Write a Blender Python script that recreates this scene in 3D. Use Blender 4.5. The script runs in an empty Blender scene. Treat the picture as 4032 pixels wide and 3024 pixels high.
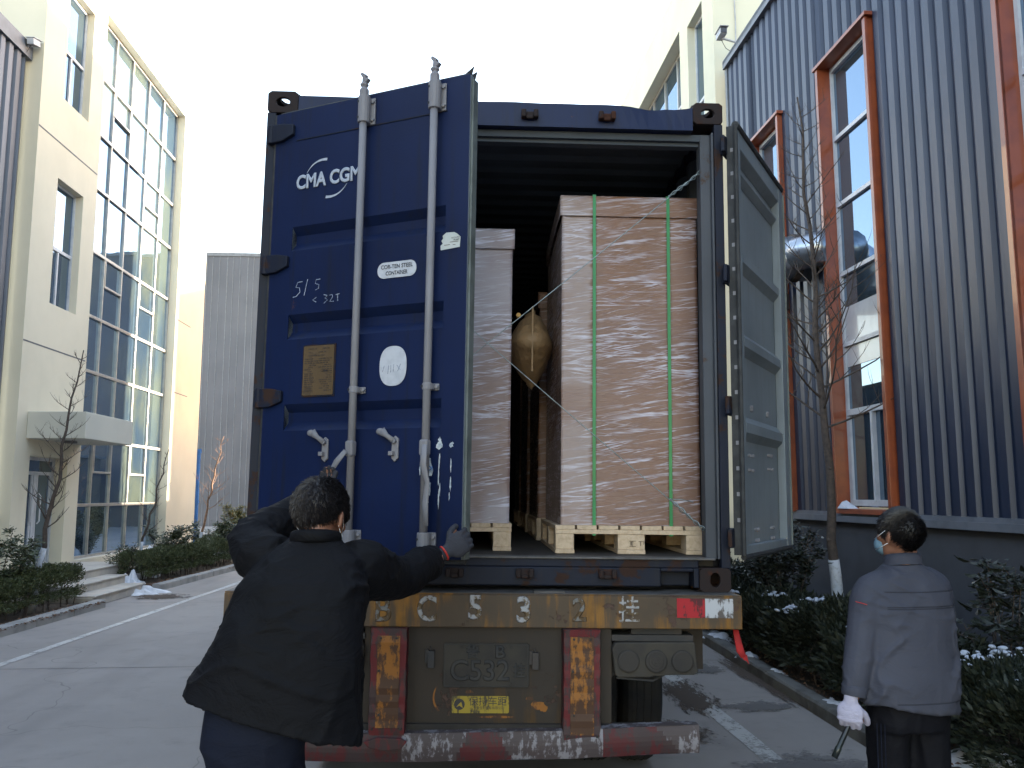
import bpy, bmesh, math, random
from mathutils import Vector, Matrix, noise, Euler
R = math.radians
random.seed(7)
S = bpy.context.scene
COL = S.collection

# ------------------------------------------------------------------ camera, sky, sun, exposure
cam = bpy.data.objects.new('camera', bpy.data.cameras.new('camera'))
COL.objects.link(cam)
cam.data.sensor_width = 36.0
cam.data.sensor_fit = 'HORIZONTAL'
cam.data.lens = 36.0 * 3400 / 4032
cam.data.clip_start = 0.05
cam.data.clip_end = 3000
_r = Vector((.99783395, -.065783, 0)); _u = Vector((-.00840494, -.12749096, .99180412)); _f = Vector((.06524386, .98965583, .12776771))
cam.matrix_world = Matrix(((_r.x, _u.x, -_f.x, 0), (_r.y, _u.y, -_f.y, 0), (_r.z, _u.z, -_f.z, 1.72), (0, 0, 0, 1)))
S.camera = cam
SUN_AZ, SUN_EL = 60.0, 9.0            # azimuth from +Y towards +X
W = bpy.data.worlds.new('World'); S.world = W; W.use_nodes = True
wn = W.node_tree
sky = wn.nodes.new('ShaderNodeTexSky'); sky.sky_type = 'NISHITA'; sky.sun_disc = False
sky.sun_elevation = R(SUN_EL); sky.sun_rotation = R(SUN_AZ); sky.air_density = 1.0; sky.dust_density = .8; sky.ozone_density = 1.0
tint = wn.nodes.new('ShaderNodeMix'); tint.data_type = 'RGBA'; tint.blend_type = 'MULTIPLY'; tint.inputs[0].default_value = 1.0; tint.inputs[7].default_value = (1.20, 1.0, .90, 1)
wn.links.new(sky.outputs[0], tint.inputs[6]); wn.links.new(tint.outputs[2], wn.nodes['Background'].inputs[0])
wn.nodes['Background'].inputs[1].default_value = 0.15
sl = bpy.data.lights.new('sun', 'SUN'); sl.energy = 5.0; sl.angle = R(0.5); sl.color = (1.0, .86, .66)
so = bpy.data.objects.new('sun', sl); COL.objects.link(so)
_d = Vector((math.sin(R(SUN_AZ)) * math.cos(R(SUN_EL)), math.cos(R(SUN_AZ)) * math.cos(R(SUN_EL)), math.sin(R(SUN_EL))))
so.rotation_euler = _d.to_track_quat('Z', 'Y').to_euler()
so.location = _d * 60
S.view_settings.view_transform = 'Standard'
S.view_settings.look = 'None'
S.view_settings.exposure = 3.3
S.view_settings.gamma = 1.0
S.render.engine = 'CYCLES'

# ------------------------------------------------------------------ helpers
class MB:
    def __init__(s): s.v = []; s.f = []; s.m = []; s.mi = 0
    def add(s, vs, fs):
        n = len(s.v); s.v += [tuple(v) for v in vs]
        for f in fs: s.f.append(tuple(i + n for i in f)); s.m.append(s.mi)
        return s
    def box(s, x0, x1, y0, y1, z0, z1):
        if x0 > x1: x0, x1 = x1, x0
        if y0 > y1: y0, y1 = y1, y0
        return s.add([(x0, y0, z0), (x1, y0, z0), (x1, y1, z0), (x0, y1, z0), (x0, y0, z1), (x1, y0, z1), (x1, y1, z1), (x0, y1, z1)],
                     [(0, 3, 2, 1), (4, 5, 6, 7), (0, 1, 5, 4), (1, 2, 6, 5), (2, 3, 7, 6), (3, 0, 4, 7)])
    def tube(s, pts, rad, n=8, cap=True, sq=(1, 1), up=None):
        pts = [Vector(p) for p in pts]
        if not hasattr(rad, '__len__'): rad = [rad] * len(pts)
        base = len(s.v); prev = None
        for i, p in enumerate(pts):
            t = (pts[min(i + 1, len(pts) - 1)] - pts[max(i - 1, 0)])
            if t.length < 1e-9: t = Vector((0, 0, 1))
            t.normalize()
            if prev is None:
                a = Vector(up) if up else (Vector((0, 0, 1)) if abs(t.z) < .9 else Vector((1, 0, 0)))
            else: a = prev
            a = (a - t * a.dot(t)); a.normalize(); b = t.cross(a); prev = a
            r = rad[i]; rx, ry = (r if hasattr(r, '__len__') else (r * sq[0], r * sq[1]))
            for k in range(n):
                q = 2 * math.pi * k / n
                s.v.append(tuple(p + a * math.cos(q) * rx + b * math.sin(q) * ry))
        for i in range(len(pts) - 1):
            for k in range(n):
                k2 = (k + 1) % n
                s.f.append((base + i * n + k, base + i * n + k2, base + (i + 1) * n + k2, base + (i + 1) * n + k)); s.m.append(s.mi)
        if cap:
            s.f.append(tuple(base + k for k in reversed(range(n)))); s.m.append(s.mi)
            e = base + (len(pts) - 1) * n
            s.f.append(tuple(e + k for k in range(n))); s.m.append(s.mi)
        return s
    def ell(s, c, r, rot=None, nu=14, nv=9):
        c = Vector(c); base = len(s.v); rot = rot or Matrix.Identity(3)
        for j in range(nv + 1):
            th = math.pi * j / nv
            for k in range(nu):
                q = 2 * math.pi * k / nu
                s.v.append(tuple(c + rot @ Vector((r[0] * math.sin(th) * math.cos(q), r[1] * math.sin(th) * math.sin(q), r[2] * math.cos(th)))))
        for j in range(nv):
            for k in range(nu):
                k2 = (k + 1) % nu
                s.f.append((base + j * nu + k, base + (j + 1) * nu + k, base + (j + 1) * nu + k2, base + j * nu + k2)); s.m.append(s.mi)
        return s
    def prism(s, poly, axis, a, b):      # extrude 2-D polygon along axis index from a to b
        n = len(poly); vs = []
        for w in (a, b):
            for (p, q) in poly:
                vs.append({0: (w, p, q), 1: (p, w, q), 2: (p, q, w)}[axis])
        fs = [tuple(range(n - 1, -1, -1)), tuple(range(n, 2 * n))] + [(i, (i + 1) % n, (i + 1) % n + n, i + n) for i in range(n)]
        return s.add(vs, fs)
    def build(s, name, mats, parent=None, smooth=False, bevel=0, M=None, recalc=True):
        me = bpy.data.meshes.new(name); me.from_pydata(s.v, [], s.f)
        for m in (mats if isinstance(mats, (list, tuple)) else [mats]): me.materials.append(m)
        if any(s.m): me.polygons.foreach_set('material_index', s.m)
        if recalc:
            b = bmesh.new(); b.from_mesh(me)
            bmesh.ops.recalc_face_normals(b, faces=b.faces[:]); b.to_mesh(me); b.free()
        if smooth: me.polygons.foreach_set('use_smooth', [True] * len(me.polygons))
        o = bpy.data.objects.new(name, me); COL.objects.link(o)
        if parent is not None: o.parent = parent
        if M is not None: o.matrix_local = M
        if bevel:
            md = o.modifiers.new('bevel', 'BEVEL'); md.width = bevel; md.segments = 2; md.limit_method = 'ANGLE'; md.angle_limit = R(40)
        return o

def tag(o, label=None, cat=None, group=None, kind=None):
    if label: o['label'] = label
    if cat: o['category'] = cat
    if group: o['group'] = group
    if kind: o['kind'] = kind
    return o
def empty(name, M=None, label=None, cat=None, group=None, kind=None):
    o = bpy.data.objects.new(name, None); COL.objects.link(o); o.empty_display_size = .2
    if M is not None: o.matrix_world = M
    return tag(o, label, cat, group, kind)
def T(x, y, z): return Matrix.Translation((x, y, z))
def text(s, size, name, mat, parent, M, bold=0.0, sx=1.0, align='CENTER', depth=0.0, w=None):
    c = bpy.data.curves.new('lettering', 'FONT'); c.body = s; c.size = size; c.align_x = align; c.align_y = 'CENTER'; c.bevel_depth = bold; c.bevel_resolution = 0; c.extrude = depth; c.resolution_u = 4
    o = bpy.data.objects.new('tmp', c); COL.objects.link(o)
    bpy.context.view_layer.update()
    me = bpy.data.meshes.new_from_object(o.evaluated_get(bpy.context.evaluated_depsgraph_get()))
    bpy.data.objects.remove(o)
    me.name = name; me.materials.clear(); me.materials.append(mat)
    if bold:
        for v in me.vertices: v.co.z *= .25
    if w and len(me.vertices):
        xs_ = [v.co.x for v in me.vertices]; k_ = w / (max(xs_) - min(xs_)); m_ = (max(xs_) + min(xs_)) / 2
        for v in me.vertices: v.co.x = (v.co.x - m_) * k_
    if sx != 1.0:
        for v in me.vertices: v.co.x *= sx
    t = bpy.data.objects.new(name, me); COL.objects.link(t); t.parent = parent; t.matrix_local = M
    return t
FACE = Matrix.Rotation(R(90), 4, 'X')     # text plane turned to face -Y

# ------------------------------------------------------------------ materials
class N:
    def __init__(s, name):
        s.m = bpy.data.materials.new(name); s.m.use_nodes = True; s.t = s.m.node_tree; s.p = s.t.nodes['Principled BSDF']
        s.tc = s.t.nodes.new('ShaderNodeTexCoord')
    def n(s, typ, **kw):
        x = s.t.nodes.new('ShaderNode' + typ)
        for k, v in kw.items(): setattr(x, k, v)
        return x
    def L(s, a, b): s.t.links.new(a, b)
    def vec(s, scale=(1, 1, 1), rot=(0, 0, 0), loc=(0, 0, 0)):
        mp = s.n('Mapping'); mp.inputs['Scale'].default_value = scale; mp.inputs['Rotation'].default_value = rot; mp.inputs['Location'].default_value = loc
        s.L(s.tc.outputs['Object'], mp.inputs[0]); return mp.outputs[0]
    def noise(s, scale=5, detail=4, rough=.55, vec=None, dist=0):
        x = s.n('TexNoise'); x.inputs['Scale'].default_value = scale; x.inputs['Detail'].default_value = detail; x.inputs['Roughness'].default_value = rough; x.inputs['Distortion'].default_value = dist
        s.L(vec if vec is not None else s.tc.outputs['Object'], x.inputs['Vector']); return x.outputs['Fac']
    def ramp(s, fac, a, b, ca=0.0, cb=1.0):
        x = s.n('MapRange'); x.interpolation_type = 'SMOOTHSTEP'
        x.inputs[1].default_value = a; x.inputs[2].default_value = b; x.inputs[3].default_value = ca; x.inputs[4].default_value = cb
        s.L(fac, x.inputs[0]); return x.outputs[0]
    def math(s, op, a, b=None, c=None):
        x = s.n('Math', operation=op)
        for i, v in enumerate((a, b, c)):
            if v is None: continue
            if isinstance(v, (int, float)): x.inputs[i].default_value = v
            else: s.L(v, x.inputs[i])
        return x.outputs[0]
    def mix(s, fac, a, b):
        x = s.n('Mix', data_type='RGBA')
        for k, v in ((0, fac), (6, a), (7, b)):
            if isinstance(v, (int, float)): x.inputs[k].default_value = v
            elif isinstance(v, tuple): x.inputs[k].default_value = v if len(v) == 4 else v + (1,)
            else: s.L(v, x.inputs[k])
        return x.outputs[2]
    def xyz(s):
        x = s.n('SeparateXYZ'); s.L(s.tc.outputs['Object'], x.inputs[0]); return x.outputs
    def bump(s, h, strength=.3, dist=.01, inp='Normal'):
        x = s.n('Bump'); x.inputs['Strength'].default_value = strength; x.inputs['Distance'].default_value = dist
        s.L(h, x.inputs['Height']); s.L(x.outputs[0], s.p.inputs[inp]); return x.outputs[0]
    def set(s, col=None, rough=None, metal=None, spec=None, coat=None, coatr=None, ior=None):
        P = s.p.inputs
        def st(k, v):
            if v is None: return
            if isinstance(v, (int, float)): P[k].default_value = v
            elif isinstance(v, tuple): P[k].default_value = v if len(v) == 4 else v + (1,)
            else: s.L(v, P[k])
        st('Base Color', col); st('Roughness', rough); st('Metallic', metal); st('Specular IOR Level', spec); st('Coat Weight', coat); st('Coat Roughness', coatr); st('IOR', ior)
        return s

def simple(name, col, col2=None, rough=.6, metal=0, scale=6, bump=.15, bscale=40, lo=.4, hi=.65, dist=.004, spec=.5, coat=None):
    a = N(name); c2 = col2 or tuple(x * .75 for x in col)
    f = a.ramp(a.noise(scale, 6), lo, hi)
    a.set(a.mix(f, col, c2), rough, metal, spec, coat)
    if bump: a.bump(a.noise(bscale, 4), bump, dist)
    return a.m
def paint_rust(name, col, rust=(.09, .035, .02), dirt=(.06, .055, .05), amt=.62, damt=.5, rough=.5, bump=.12, streak=True):
    a = N(name)
    n1 = a.noise(9, 8, .7); n2 = a.noise(1.6, 5, .6)
    st = a.noise(1, 5, .6, a.vec((22, 22, 1.1)))
    base = a.mix(a.ramp(n2, .3, .75), col, tuple(x * .72 for x in col))
    if streak: base = a.mix(a.math('MULTIPLY', a.ramp(st, .5, .8), damt), base, dirt)
    rf = a.ramp(a.math('ADD', a.math('MULTIPLY', n1, .6), a.math('MULTIPLY', a.noise(2.3, 3), .4)), amt, amt + .05)
    c = a.mix(rf, base, rust)
    a.set(c, a.math('ADD', a.math('MULTIPLY', rf, .3), rough), 0, .25)
    a.bump(a.math('ADD', a.noise(90, 3), a.math('MULTIPLY', rf, -.8)), bump, .004)
    return a.m

M = {}
M['blue'] = paint_rust('container_blue', (.0040, .0125, .056), dirt=(.008, .010, .018), amt=.625, damt=.85, rough=.45)
M['blue_dirty'] = paint_rust('container_blue_grimy', (.009, .013, .028), rust=(.036, .019, .014), dirt=(.018, .018, .02), amt=.53, damt=.8, rough=.6)
M['rust'] = paint_rust('corner_rust', (.024, .016, .016), rust=(.05, .022, .015), dirt=(.015, .015, .02), amt=.5, damt=.7, rough=.75)
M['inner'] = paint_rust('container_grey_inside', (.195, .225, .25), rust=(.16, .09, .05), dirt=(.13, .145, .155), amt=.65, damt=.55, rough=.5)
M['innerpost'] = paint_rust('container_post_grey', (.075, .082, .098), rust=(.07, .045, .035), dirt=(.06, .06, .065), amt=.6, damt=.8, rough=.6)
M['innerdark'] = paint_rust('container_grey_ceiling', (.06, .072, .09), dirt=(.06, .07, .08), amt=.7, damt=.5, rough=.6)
M['rod'] = paint_rust('galvanised_rod', (.235, .23, .25), rust=(.11, .07, .055), dirt=(.12, .115, .13), amt=.66, damt=.5, rough=.48)
M['rubber'] = simple('gasket_rubber', (.018, .019, .021), (.035, .036, .038), .7, scale=12)
M['gasketedge'] = simple('gasket_edge', (.13, .15, .145), (.08, .095, .09), .55, scale=10)
M['floorply'] = simple('container_floor_plywood', (.045, .038, .034), (.025, .022, .02), .75, scale=3)
M['white'] = simple('white_vinyl', (.50, .52, .57), (.42, .44, .49), .5, scale=20, bump=.05)
M['logo'] = simple('white_logo_vinyl', (.40, .44, .52), (.33, .37, .45), .5, scale=60, bump=.05)
M['black'] = simple('black_print', (.02, .022, .03), None, .5, bump=0)
M['plate'] = paint_rust('data_plate', (.12, .08, .042), rust=(.08, .055, .035), dirt=(.1, .07, .05), amt=.58, damt=.6, rough=.5)
M['plateink'] = simple('plate_ink', (.05, .035, .025), None, .6, bump=0)
M['chalk'] = simple('chalk', (.32, .37, .46), (.1, .13, .22), .9, scale=200, bump=0, lo=.45, hi=.6)
M['scratch'] = simple('scraped_paint', (.5, .54, .58), (.25, .3, .36), .7, scale=60, bump=0)
M['paper'] = simple('torn_sticker', (.5, .53, .52), (.42, .46, .42), .6, scale=9, bump=.1)
M['cream'] = None
M['steel'] = simple('wire_steel', (.30, .36, .38), (.2, .24, .25), .4, .7, scale=30)
M['wood'] = None

def wood():
    a = N('pallet_pine')
    g = a.noise(2.5, 5, .6, a.vec((14, 1.3, 14)), .4)
    g2 = a.noise(1.4, 3)
    c = a.mix(a.ramp(g, .35, .7), (.60, .47, .34), (.47, .35, .24))
    c = a.mix(a.ramp(g2, .55, .8, 0, .5), c, (.36, .29, .22))
    a.set(c, .65, 0, .3); a.bump(g, .25, .003); return a.m
M['wood'] = wood()

def film(name, seed, white, card=(.20, .088, .040), patch=.0, left=0):
    # corrugated carton under stretched cling film: isolated sloping creases; coat mirrors the sky, pale sheen also painted
    a = N(name)
    def cre(rot, sx, sz, off, lo, hi):
        m2 = a.n('Mapping'); m2.inputs['Scale'].default_value = (sx, sx, sz); m2.inputs['Location'].default_value = (seed + off, off, seed * .7)
        a.L(a.vec((1, 1, 1), (0, R(rot), 0)), m2.inputs[0]); return a.ramp(a.noise(1, 3, .55, m2.outputs[0], .35), lo, hi)
    c1 = cre(7, 2.0, 38, 0., .57, .63); c2 = cre(11, 3.0, 75, 3.1, .56, .62); c3 = cre(-9, 2.6, 60, 7.7, .59, .64); c4 = cre(2, 1.8, 85, 5.2, .56, .61); c5 = cre(17, 3.4, 95, 9.1, .58, .63)
    r1 = a.ramp(a.noise(1.9, 3, .6, a.vec((1, 1, 1.6), (0, 0, 0), (seed * 3, 0, seed))), .38, .60)
    r2 = a.ramp(a.noise(2.3, 3, .6, a.vec((1, 1, 1.6), (0, 0, 0), (seed * 5, 4, seed))), .45, .62)
    mul = lambda x, y: a.math('MULTIPLY', x, y)
    H = a.math('MAXIMUM', mul(a.math('MAXIMUM', c1, c2), a.math('ADD', mul(r1, .8), .2)), mul(a.math('MAXIMUM', c3, a.math('MAXIMUM', c4, c5)), r2))
    grain = a.noise(1, 4, .6, a.vec((9, 9, 120), (0, R(6), 0)))
    slow = a.noise(1.3, 2, .5, a.vec((1.4, 1.4, .9), (0, 0, 0), (seed, 2, 1)))
    Hs = a.math('ADD', a.math('ADD', mul(H, 1.6), mul(grain, .5)), mul(slow, 2.0))
    cc = a.mix(a.ramp(a.noise(2.5, 4), .35, .7), card, tuple(x * .85 for x in card))
    hz = a.ramp(a.noise(1.2, 3, .5, a.vec((1.5, 1, .8), (0, 0, 0), (seed * 2, 1, 3))), .36, .56, patch * .35, .07 + patch)      # film haze and silvery sky sheen painted into the colour in patches
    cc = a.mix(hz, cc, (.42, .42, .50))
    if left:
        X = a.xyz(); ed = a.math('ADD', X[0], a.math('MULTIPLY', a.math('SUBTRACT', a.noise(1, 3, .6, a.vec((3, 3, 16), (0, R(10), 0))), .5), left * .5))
        left_sheen = a.math('MULTIPLY', a.ramp(ed, left, left - .03), a.ramp(a.noise(1, 3, .5, a.vec((1, 1, 2.2))), .38, .5, .35, 1))
        cc = a.mix(a.math('MULTIPLY', left_sheen, .36), cc, (.50, .46, .47))  # pale reflection left of the first strap, painted into the film colour
    fx = mul(mul(H, a.ramp(grain, .32, .68, .12, 1.0)), white)  # crease streaks: film whitening plus sky highlights painted as pale colour
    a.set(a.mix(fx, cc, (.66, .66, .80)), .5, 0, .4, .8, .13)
    a.p.inputs['Coat IOR'].default_value = 1.65
    a.bump(a.noise(30, 2), .05, .002)
    a.bump(Hs, 1.0, .02, 'Coat Normal')
    return a.m
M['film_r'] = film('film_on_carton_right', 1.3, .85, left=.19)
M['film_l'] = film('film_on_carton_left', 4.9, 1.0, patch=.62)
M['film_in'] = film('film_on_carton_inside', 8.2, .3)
M['strap'] = simple('green_strap', (.008, .20, .055), (.012, .24, .07), .5, scale=8, bump=.05, coat=.1)
M['kraft'] = simple('kraft_paper', (.30, .19, .095), (.22, .14, .07), .6, scale=5, bump=.8, bscale=16, dist=.02)
M['yvalve'] = simple('yellow_plastic', (.6, .32, .02), None, .4, bump=0)

def beam_yellow(name, base=(.24, .125, .018), dark=(.05, .042, .034), amt=.5, low=None):
    a = N(name)
    st = a.noise(1, 6, .65, a.vec((16, 16, 1.6)))
    n = a.noise(5, 8, .68); big = a.noise(1.7, 4)
    c = a.mix(a.ramp(n, .35, .65), base, tuple(x * .62 for x in base))
    c = a.mix(a.ramp(a.math('ADD', a.math('MULTIPLY', st, .5), a.math('MULTIPLY', big, .5)), amt - .03, amt + .09, 0, .88), c, dark)
    ch = a.ramp(a.noise(7, 9, .72), .60, .63)
    c = a.mix(ch, c, (.07, .04, .03))
    a.set(c, .6, 0, .35)
    a.bump(a.math('ADD', a.math('MULTIPLY', ch, -1.0), a.math('MULTIPLY', n, .4)), .5, .004)
    return a.m
M['ybeam'] = beam_yellow('trailer_yellow', base=(.30, .135, .018), amt=.45)
M['ypanel'] = beam_yellow('trailer_yellow_muddy', (.085, .043, .012), (.024, .020, .018), .40)
M['ywhite'] = None
def worn_white(name, col, under, amt=.5, sc=18):
    a = N(name)
    st = a.noise(1, 6, .7, a.vec((30, 30, 7))); n = a.noise(sc, 7, .7)
    c = a.mix(a.ramp(a.math('ADD', a.math('MULTIPLY', st, .5), a.math('MULTIPLY', n, .5)), amt, amt + .06), col, under)
    a.set(c, .6, 0, .35); a.bump(n, .2, .003); return a.m
M['ywhite'] = worn_white('stencil_white', (.33, .33, .34), (.10, .065, .03), .485)
M['ywhite2'] = worn_white('stencil_white_faded', (.16, .16, .155), (.085, .05, .02), .46)
M['redpaint'] = worn_white('red_paint_worn', (.11, .012, .015), (.042, .024, .025), .465, 8)
M['redtape'] = worn_white('red_reflector', (.36, .014, .022), (.08, .016, .02), .50, 12)
M['whitetape'] = worn_white('white_reflector', (.44, .45, .48), (.10, .085, .08), .50, 12)
M['yreflect'] = worn_white('amber_reflector', (.26, .10, .016), (.065, .03, .016), .455, 9)
M['bumpred'] = worn_white('bumper_red', (.08, .015, .017), (.045, .029, .03), .47, 10)
M['bumpwhite'] = worn_white('bumper_white', (.22, .21, .23), (.065, .05, .052), .445, 12)
M['mud'] = simple('muddy_metal', (.034, .029, .025), (.02, .018, .017), .8, scale=5, bump=.3)
M['mudlight'] = simple('muddy_plate', (.043, .037, .029), (.026, .023, .021), .8, scale=7, bump=.2)
M['embossed'] = simple('embossed_dirty_characters', (.014, .015, .018), (.03, .029, .028), .6, scale=14, bump=.1)
M['ystick'] = worn_white('yellow_sticker', (.34, .25, .03), (.075, .06, .03), .49, 7)
M['tyre'] = simple('tyre_rubber', (.009, .009, .011), (.016, .015, .015), .85, scale=9, bump=.3)
M['darkmetal'] = simple('dark_chassis', (.028, .028, .03), (.05, .04, .035), .7, scale=6, bump=.2)
M['greymetal'] = simple('worn_grey_edge', (.10, .095, .095), (.06, .055, .05), .6, scale=12)
M['redcloth'] = simple('red_cloth', (.35, .012, .012), (.25, .01, .01), .8, scale=20)

def concrete():
    a = N('road_concrete')
    n1 = a.noise(.35, 6, .6); n2 = a.noise(3, 8, .65); n3 = a.noise(60, 3)
    c = a.mix(a.ramp(n1, .35, .68), (.29, .262, .245), (.235, .213, .20))
    c = a.mix(a.ramp(n2, .5, .74, 0, .55), c, (.18, .165, .16))
    # tyre-dark sweeps along the street
    sw = a.noise(1.0, 3, .5, a.vec((1.1, .10, 1)))
    c = a.mix(a.ramp(sw, .5, .72, 0, .35), c, (.11, .10, .10))
    # fine random cracks
    v = a.n('TexVoronoi', feature='DISTANCE_TO_EDGE'); v.inputs['Scale'].default_value = .22
    wv = a.n('VectorMath', operation='ADD'); ns = a.n('TexNoise'); ns.inputs['Scale'].default_value = 1.3; a.L(a.tc.outputs['Object'], ns.inputs['Vector'])
    a.L(a.tc.outputs['Object'], wv.inputs[0]); a.L(ns.outputs['Color'], wv.inputs[1]); a.L(wv.outputs[0], v.inputs['Vector'])
    cr = a.ramp(v.outputs['Distance'], .0006, .0016, .35, 0)
    c = a.mix(cr, c, (.06, .055, .05))
    a.set(c, .82, 0, .3); a.bump(a.math('ADD', n3, a.math('MULTIPLY', n2, 1.5)), .25, .006); return a.m
M['concrete'] = concrete()
M['joint'] = simple('joint_filler', (.05, .046, .043), (.08, .075, .07), .9, scale=9)
M['marking'] = worn_white('road_paint', (.42, .41, .40), (.20, .19, .18), .50, 6)
M['kerb'] = simple('kerb_stone', (.27, .26, .25), (.19, .185, .18), .8, scale=3, bump=.3)
M['kerbdark'] = simple('kerb_stone_dark', (.13, .125, .115), (.07, .065, .06), .85, scale=4, bump=.4)
M['soil'] = simple('soil', (.085, .06, .04), (.05, .038, .028), .95, scale=7, bump=.8, dist=.03, bscale=18)
M['litter'] = simple('dry_leaves', (.15, .075, .04), (.09, .05, .03), .8, scale=30, bump=0)
M['snow'] = simple('snow', (.52, .54, .60), (.40, .43, .50), .6, scale=9, bump=.5, dist=.02, bscale=14)
M['snowdirty'] = simple('dirty_snow', (.60, .61, .65), (.36, .36, .38), .7, scale=8, bump=.5, dist=.02, bscale=18, lo=.5, hi=.75)

def stucco(name, c1, c2):
    a = N(name)
    st = a.noise(1, 5, .6, a.vec((2.6, 2.6, .25))); n = a.noise(.7, 5)
    c = a.mix(a.ramp(n, .35, .7), c1, c2)
    c = a.mix(a.ramp(st, .55, .8, 0, .25), c, tuple(x * .7 for x in c1))
    a.set(c, .85, 0, .25); a.bump(a.noise(70, 3), .12, .004); return a.m
M['cream'] = stucco('cream_stucco', (.62, .56, .44), (.56, .51, .40))
M['creamr'] = stucco('cream_stucco_right', (.57, .54, .43), (.50, .48, .39))
M['canopy'] = stucco('canopy_concrete', (.50, .48, .42), (.43, .42, .37))
M['groove'] = simple('facade_groove', (.12, .12, .13), None, .8, bump=0)
M['stone'] = simple('step_granite', (.42, .38, .33), (.34, .31, .28), .6, scale=4, bump=.1)
def sheet(name, c1, c2, rough=.38, metal=.35):
    a = N(name)
    n = a.noise(.6, 4); st = a.noise(1, 4, .6, a.vec((9, 9, .3)))
    c = a.mix(a.ramp(n, .3, .7), c1, c2); c = a.mix(a.ramp(st, .55, .8, 0, .3), c, tuple(x * .6 for x in c1))
    a.set(c, a.math('ADD', a.math('MULTIPLY', st, .15), rough - .07), metal, .5); a.bump(a.noise(4, 3), .06, .01); return a.m
M['corr'] = sheet('blue_grey_sheet', (.020, .029, .060), (.015, .023, .047), .40, .25)
M['corrl'] = sheet('dark_grey_sheet', (.09, .10, .128), (.07, .08, .104), .45, .3)
M['farsheet'] = sheet('far_grey_sheet', (.085, .088, .108), (.068, .071, .088), .5, .2)
M['farseam'] = simple('far_panel_seam', (.14, .15, .175), None, .5, bump=0)
M['cap'] = simple('grey_flashing', (.12, .13, .155), (.09, .10, .12), .5, scale=4)
M['plinth'] = simple('dark_render', (.050, .053, .064), (.038, .040, .049), .8, scale=2, bump=.2)
M['orange'] = simple('orange_frame', (.25, .058, .020), (.20, .045, .018), .42, scale=5, bump=.06, coat=.3)
M['alu'] = simple('white_aluminium', (.50, .51, .54), (.42, .43, .46), .4, scale=6, bump=0)
M['mull'] = simple('aluminium_mullion', (.42, .39, .35), (.34, .32, .30), .32, .5, scale=6, bump=0)
M['mullr'] = simple('bronze_mullion', (.32, .29, .26), (.26, .24, .22), .4, .4, scale=6, bump=0)
def glass(name, tint, spec=1.0, wav=.02, ior=2.2, rough=.02, sc=1.1, var=None):
    a = N(name)
    c = tint
    if var: c = a.mix(a.ramp(a.noise(.8, 3, .5, a.vec((1, 1, .6))), .4, .6), tint, var)
    a.set(c, rough, 0, spec, ior=ior); a.p.inputs['Specular Tint'].default_value = (.55, .74, 1.0, 1)
    a.bump(a.noise(sc, 2), wav, .05); return a.m
M['glass'] = glass('curtain_glass', (.018, .032, .050), var=(.05, .062, .05), wav=.04, ior=2.8)
M['glassw'] = glass('window_glass', (.022, .032, .04), wav=.015, ior=2.3)
M['glassr'] = glass('shed_window_glass', (.03, .042, .05), wav=.01, ior=2.4)
M['blind'] = simple('white_blind', (.50, .50, .52), (.42, .42, .44), .25, scale=3, bump=0, coat=.6)
M['silver'] = simple('foil_duct', (.42, .45, .50), (.28, .31, .35), .28, .85, scale=6, bump=.3, bscale=7, dist=.02)
M['brown'] = simple('duct_wool', (.055, .04, .035), (.035, .03, .028), .8, scale=12, bump=.5)
M['bark'] = simple('bark_brown', (.075, .055, .045), (.045, .035, .03), .85, scale=24, bump=.7, bscale=50, dist=.01)
M['barkl'] = simple('bark_grey', (.11, .085, .07), (.07, .055, .045), .85, scale=24, bump=.5, bscale=50, dist=.01)
M['barko'] = simple('bark_reddish', (.22, .12, .07), (.15, .08, .05), .85, scale=24, bump=.5, bscale=50, dist=.01)
M['lime'] = simple('limewash', (.46, .48, .52), (.32, .32, .34), .85, scale=22, bump=.4, lo=.5, hi=.7)
def leaf(name, c1, c2, c3, rough=.45):
    a = N(name)
    w = a.n('TexWhiteNoise'); g = a.n('NewGeometry')
    f = a.noise(9, 3); f2 = a.noise(55, 1)
    c = a.mix(a.ramp(f, .35, .65), c1, c2); c = a.mix(a.ramp(f2, .55, .7), c, c3)
    a.set(c, rough, 0, .4); return a.m
M['juniper'] = leaf('juniper_leaf', (.013, .019, .012), (.022, .028, .015), (.04, .04, .02), .6)
M['boxwood'] = leaf('boxwood_leaf', (.040, .055, .022), (.065, .078, .03), (.10, .09, .04), .5)
M['shrub'] = leaf('shrub_leaf', (.035, .05, .026), (.06, .075, .035), (.09, .085, .05), .38)
M['shrubdark'] = leaf('dark_shrub_leaf', (.016, .021, .017), (.026, .032, .024), (.05, .05, .04), .35)
M['shruby'] = leaf('yellowish_shrub_leaf', (.10, .10, .03), (.15, .13, .045), (.2, .16, .07), .5)
def cloth(name, c1, c2, rough=.8, seam=None, wr=.6, sc=7, fine=300, sheen=0):
    a = N(name)
    n = a.noise(3, 4); w = a.noise(1, 4, .6, a.vec((sc, sc, sc * 1.7), (0, R(18), R(20))), 1.2)
    c = a.mix(a.ramp(n, .35, .7), c1, c2)
    h = a.math('ADD', w, a.math('MULTIPLY', a.noise(fine, 1), .04))
    if seam:
        z = a.xyz()[2]
        for s_ in seam:
            d = a.math('ABSOLUTE', a.math('SUBTRACT', z, s_))
            k = a.math('MULTIPLY', a.ramp(d, .0016, .004, 1, 0), a.ramp(a.xyz()[0], 1.925, 1.935))
            c = a.mix(a.math('MULTIPLY', k, .7), c, tuple(x * .35 for x in c1)); h = a.math('SUBTRACT', h, a.math('MULTIPLY', k, .3))
    a.set(c, rough, 0, .18); a.p.inputs['Sheen Weight'].default_value = sheen
    a.bump(h, wr, .02); return a.m
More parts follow.
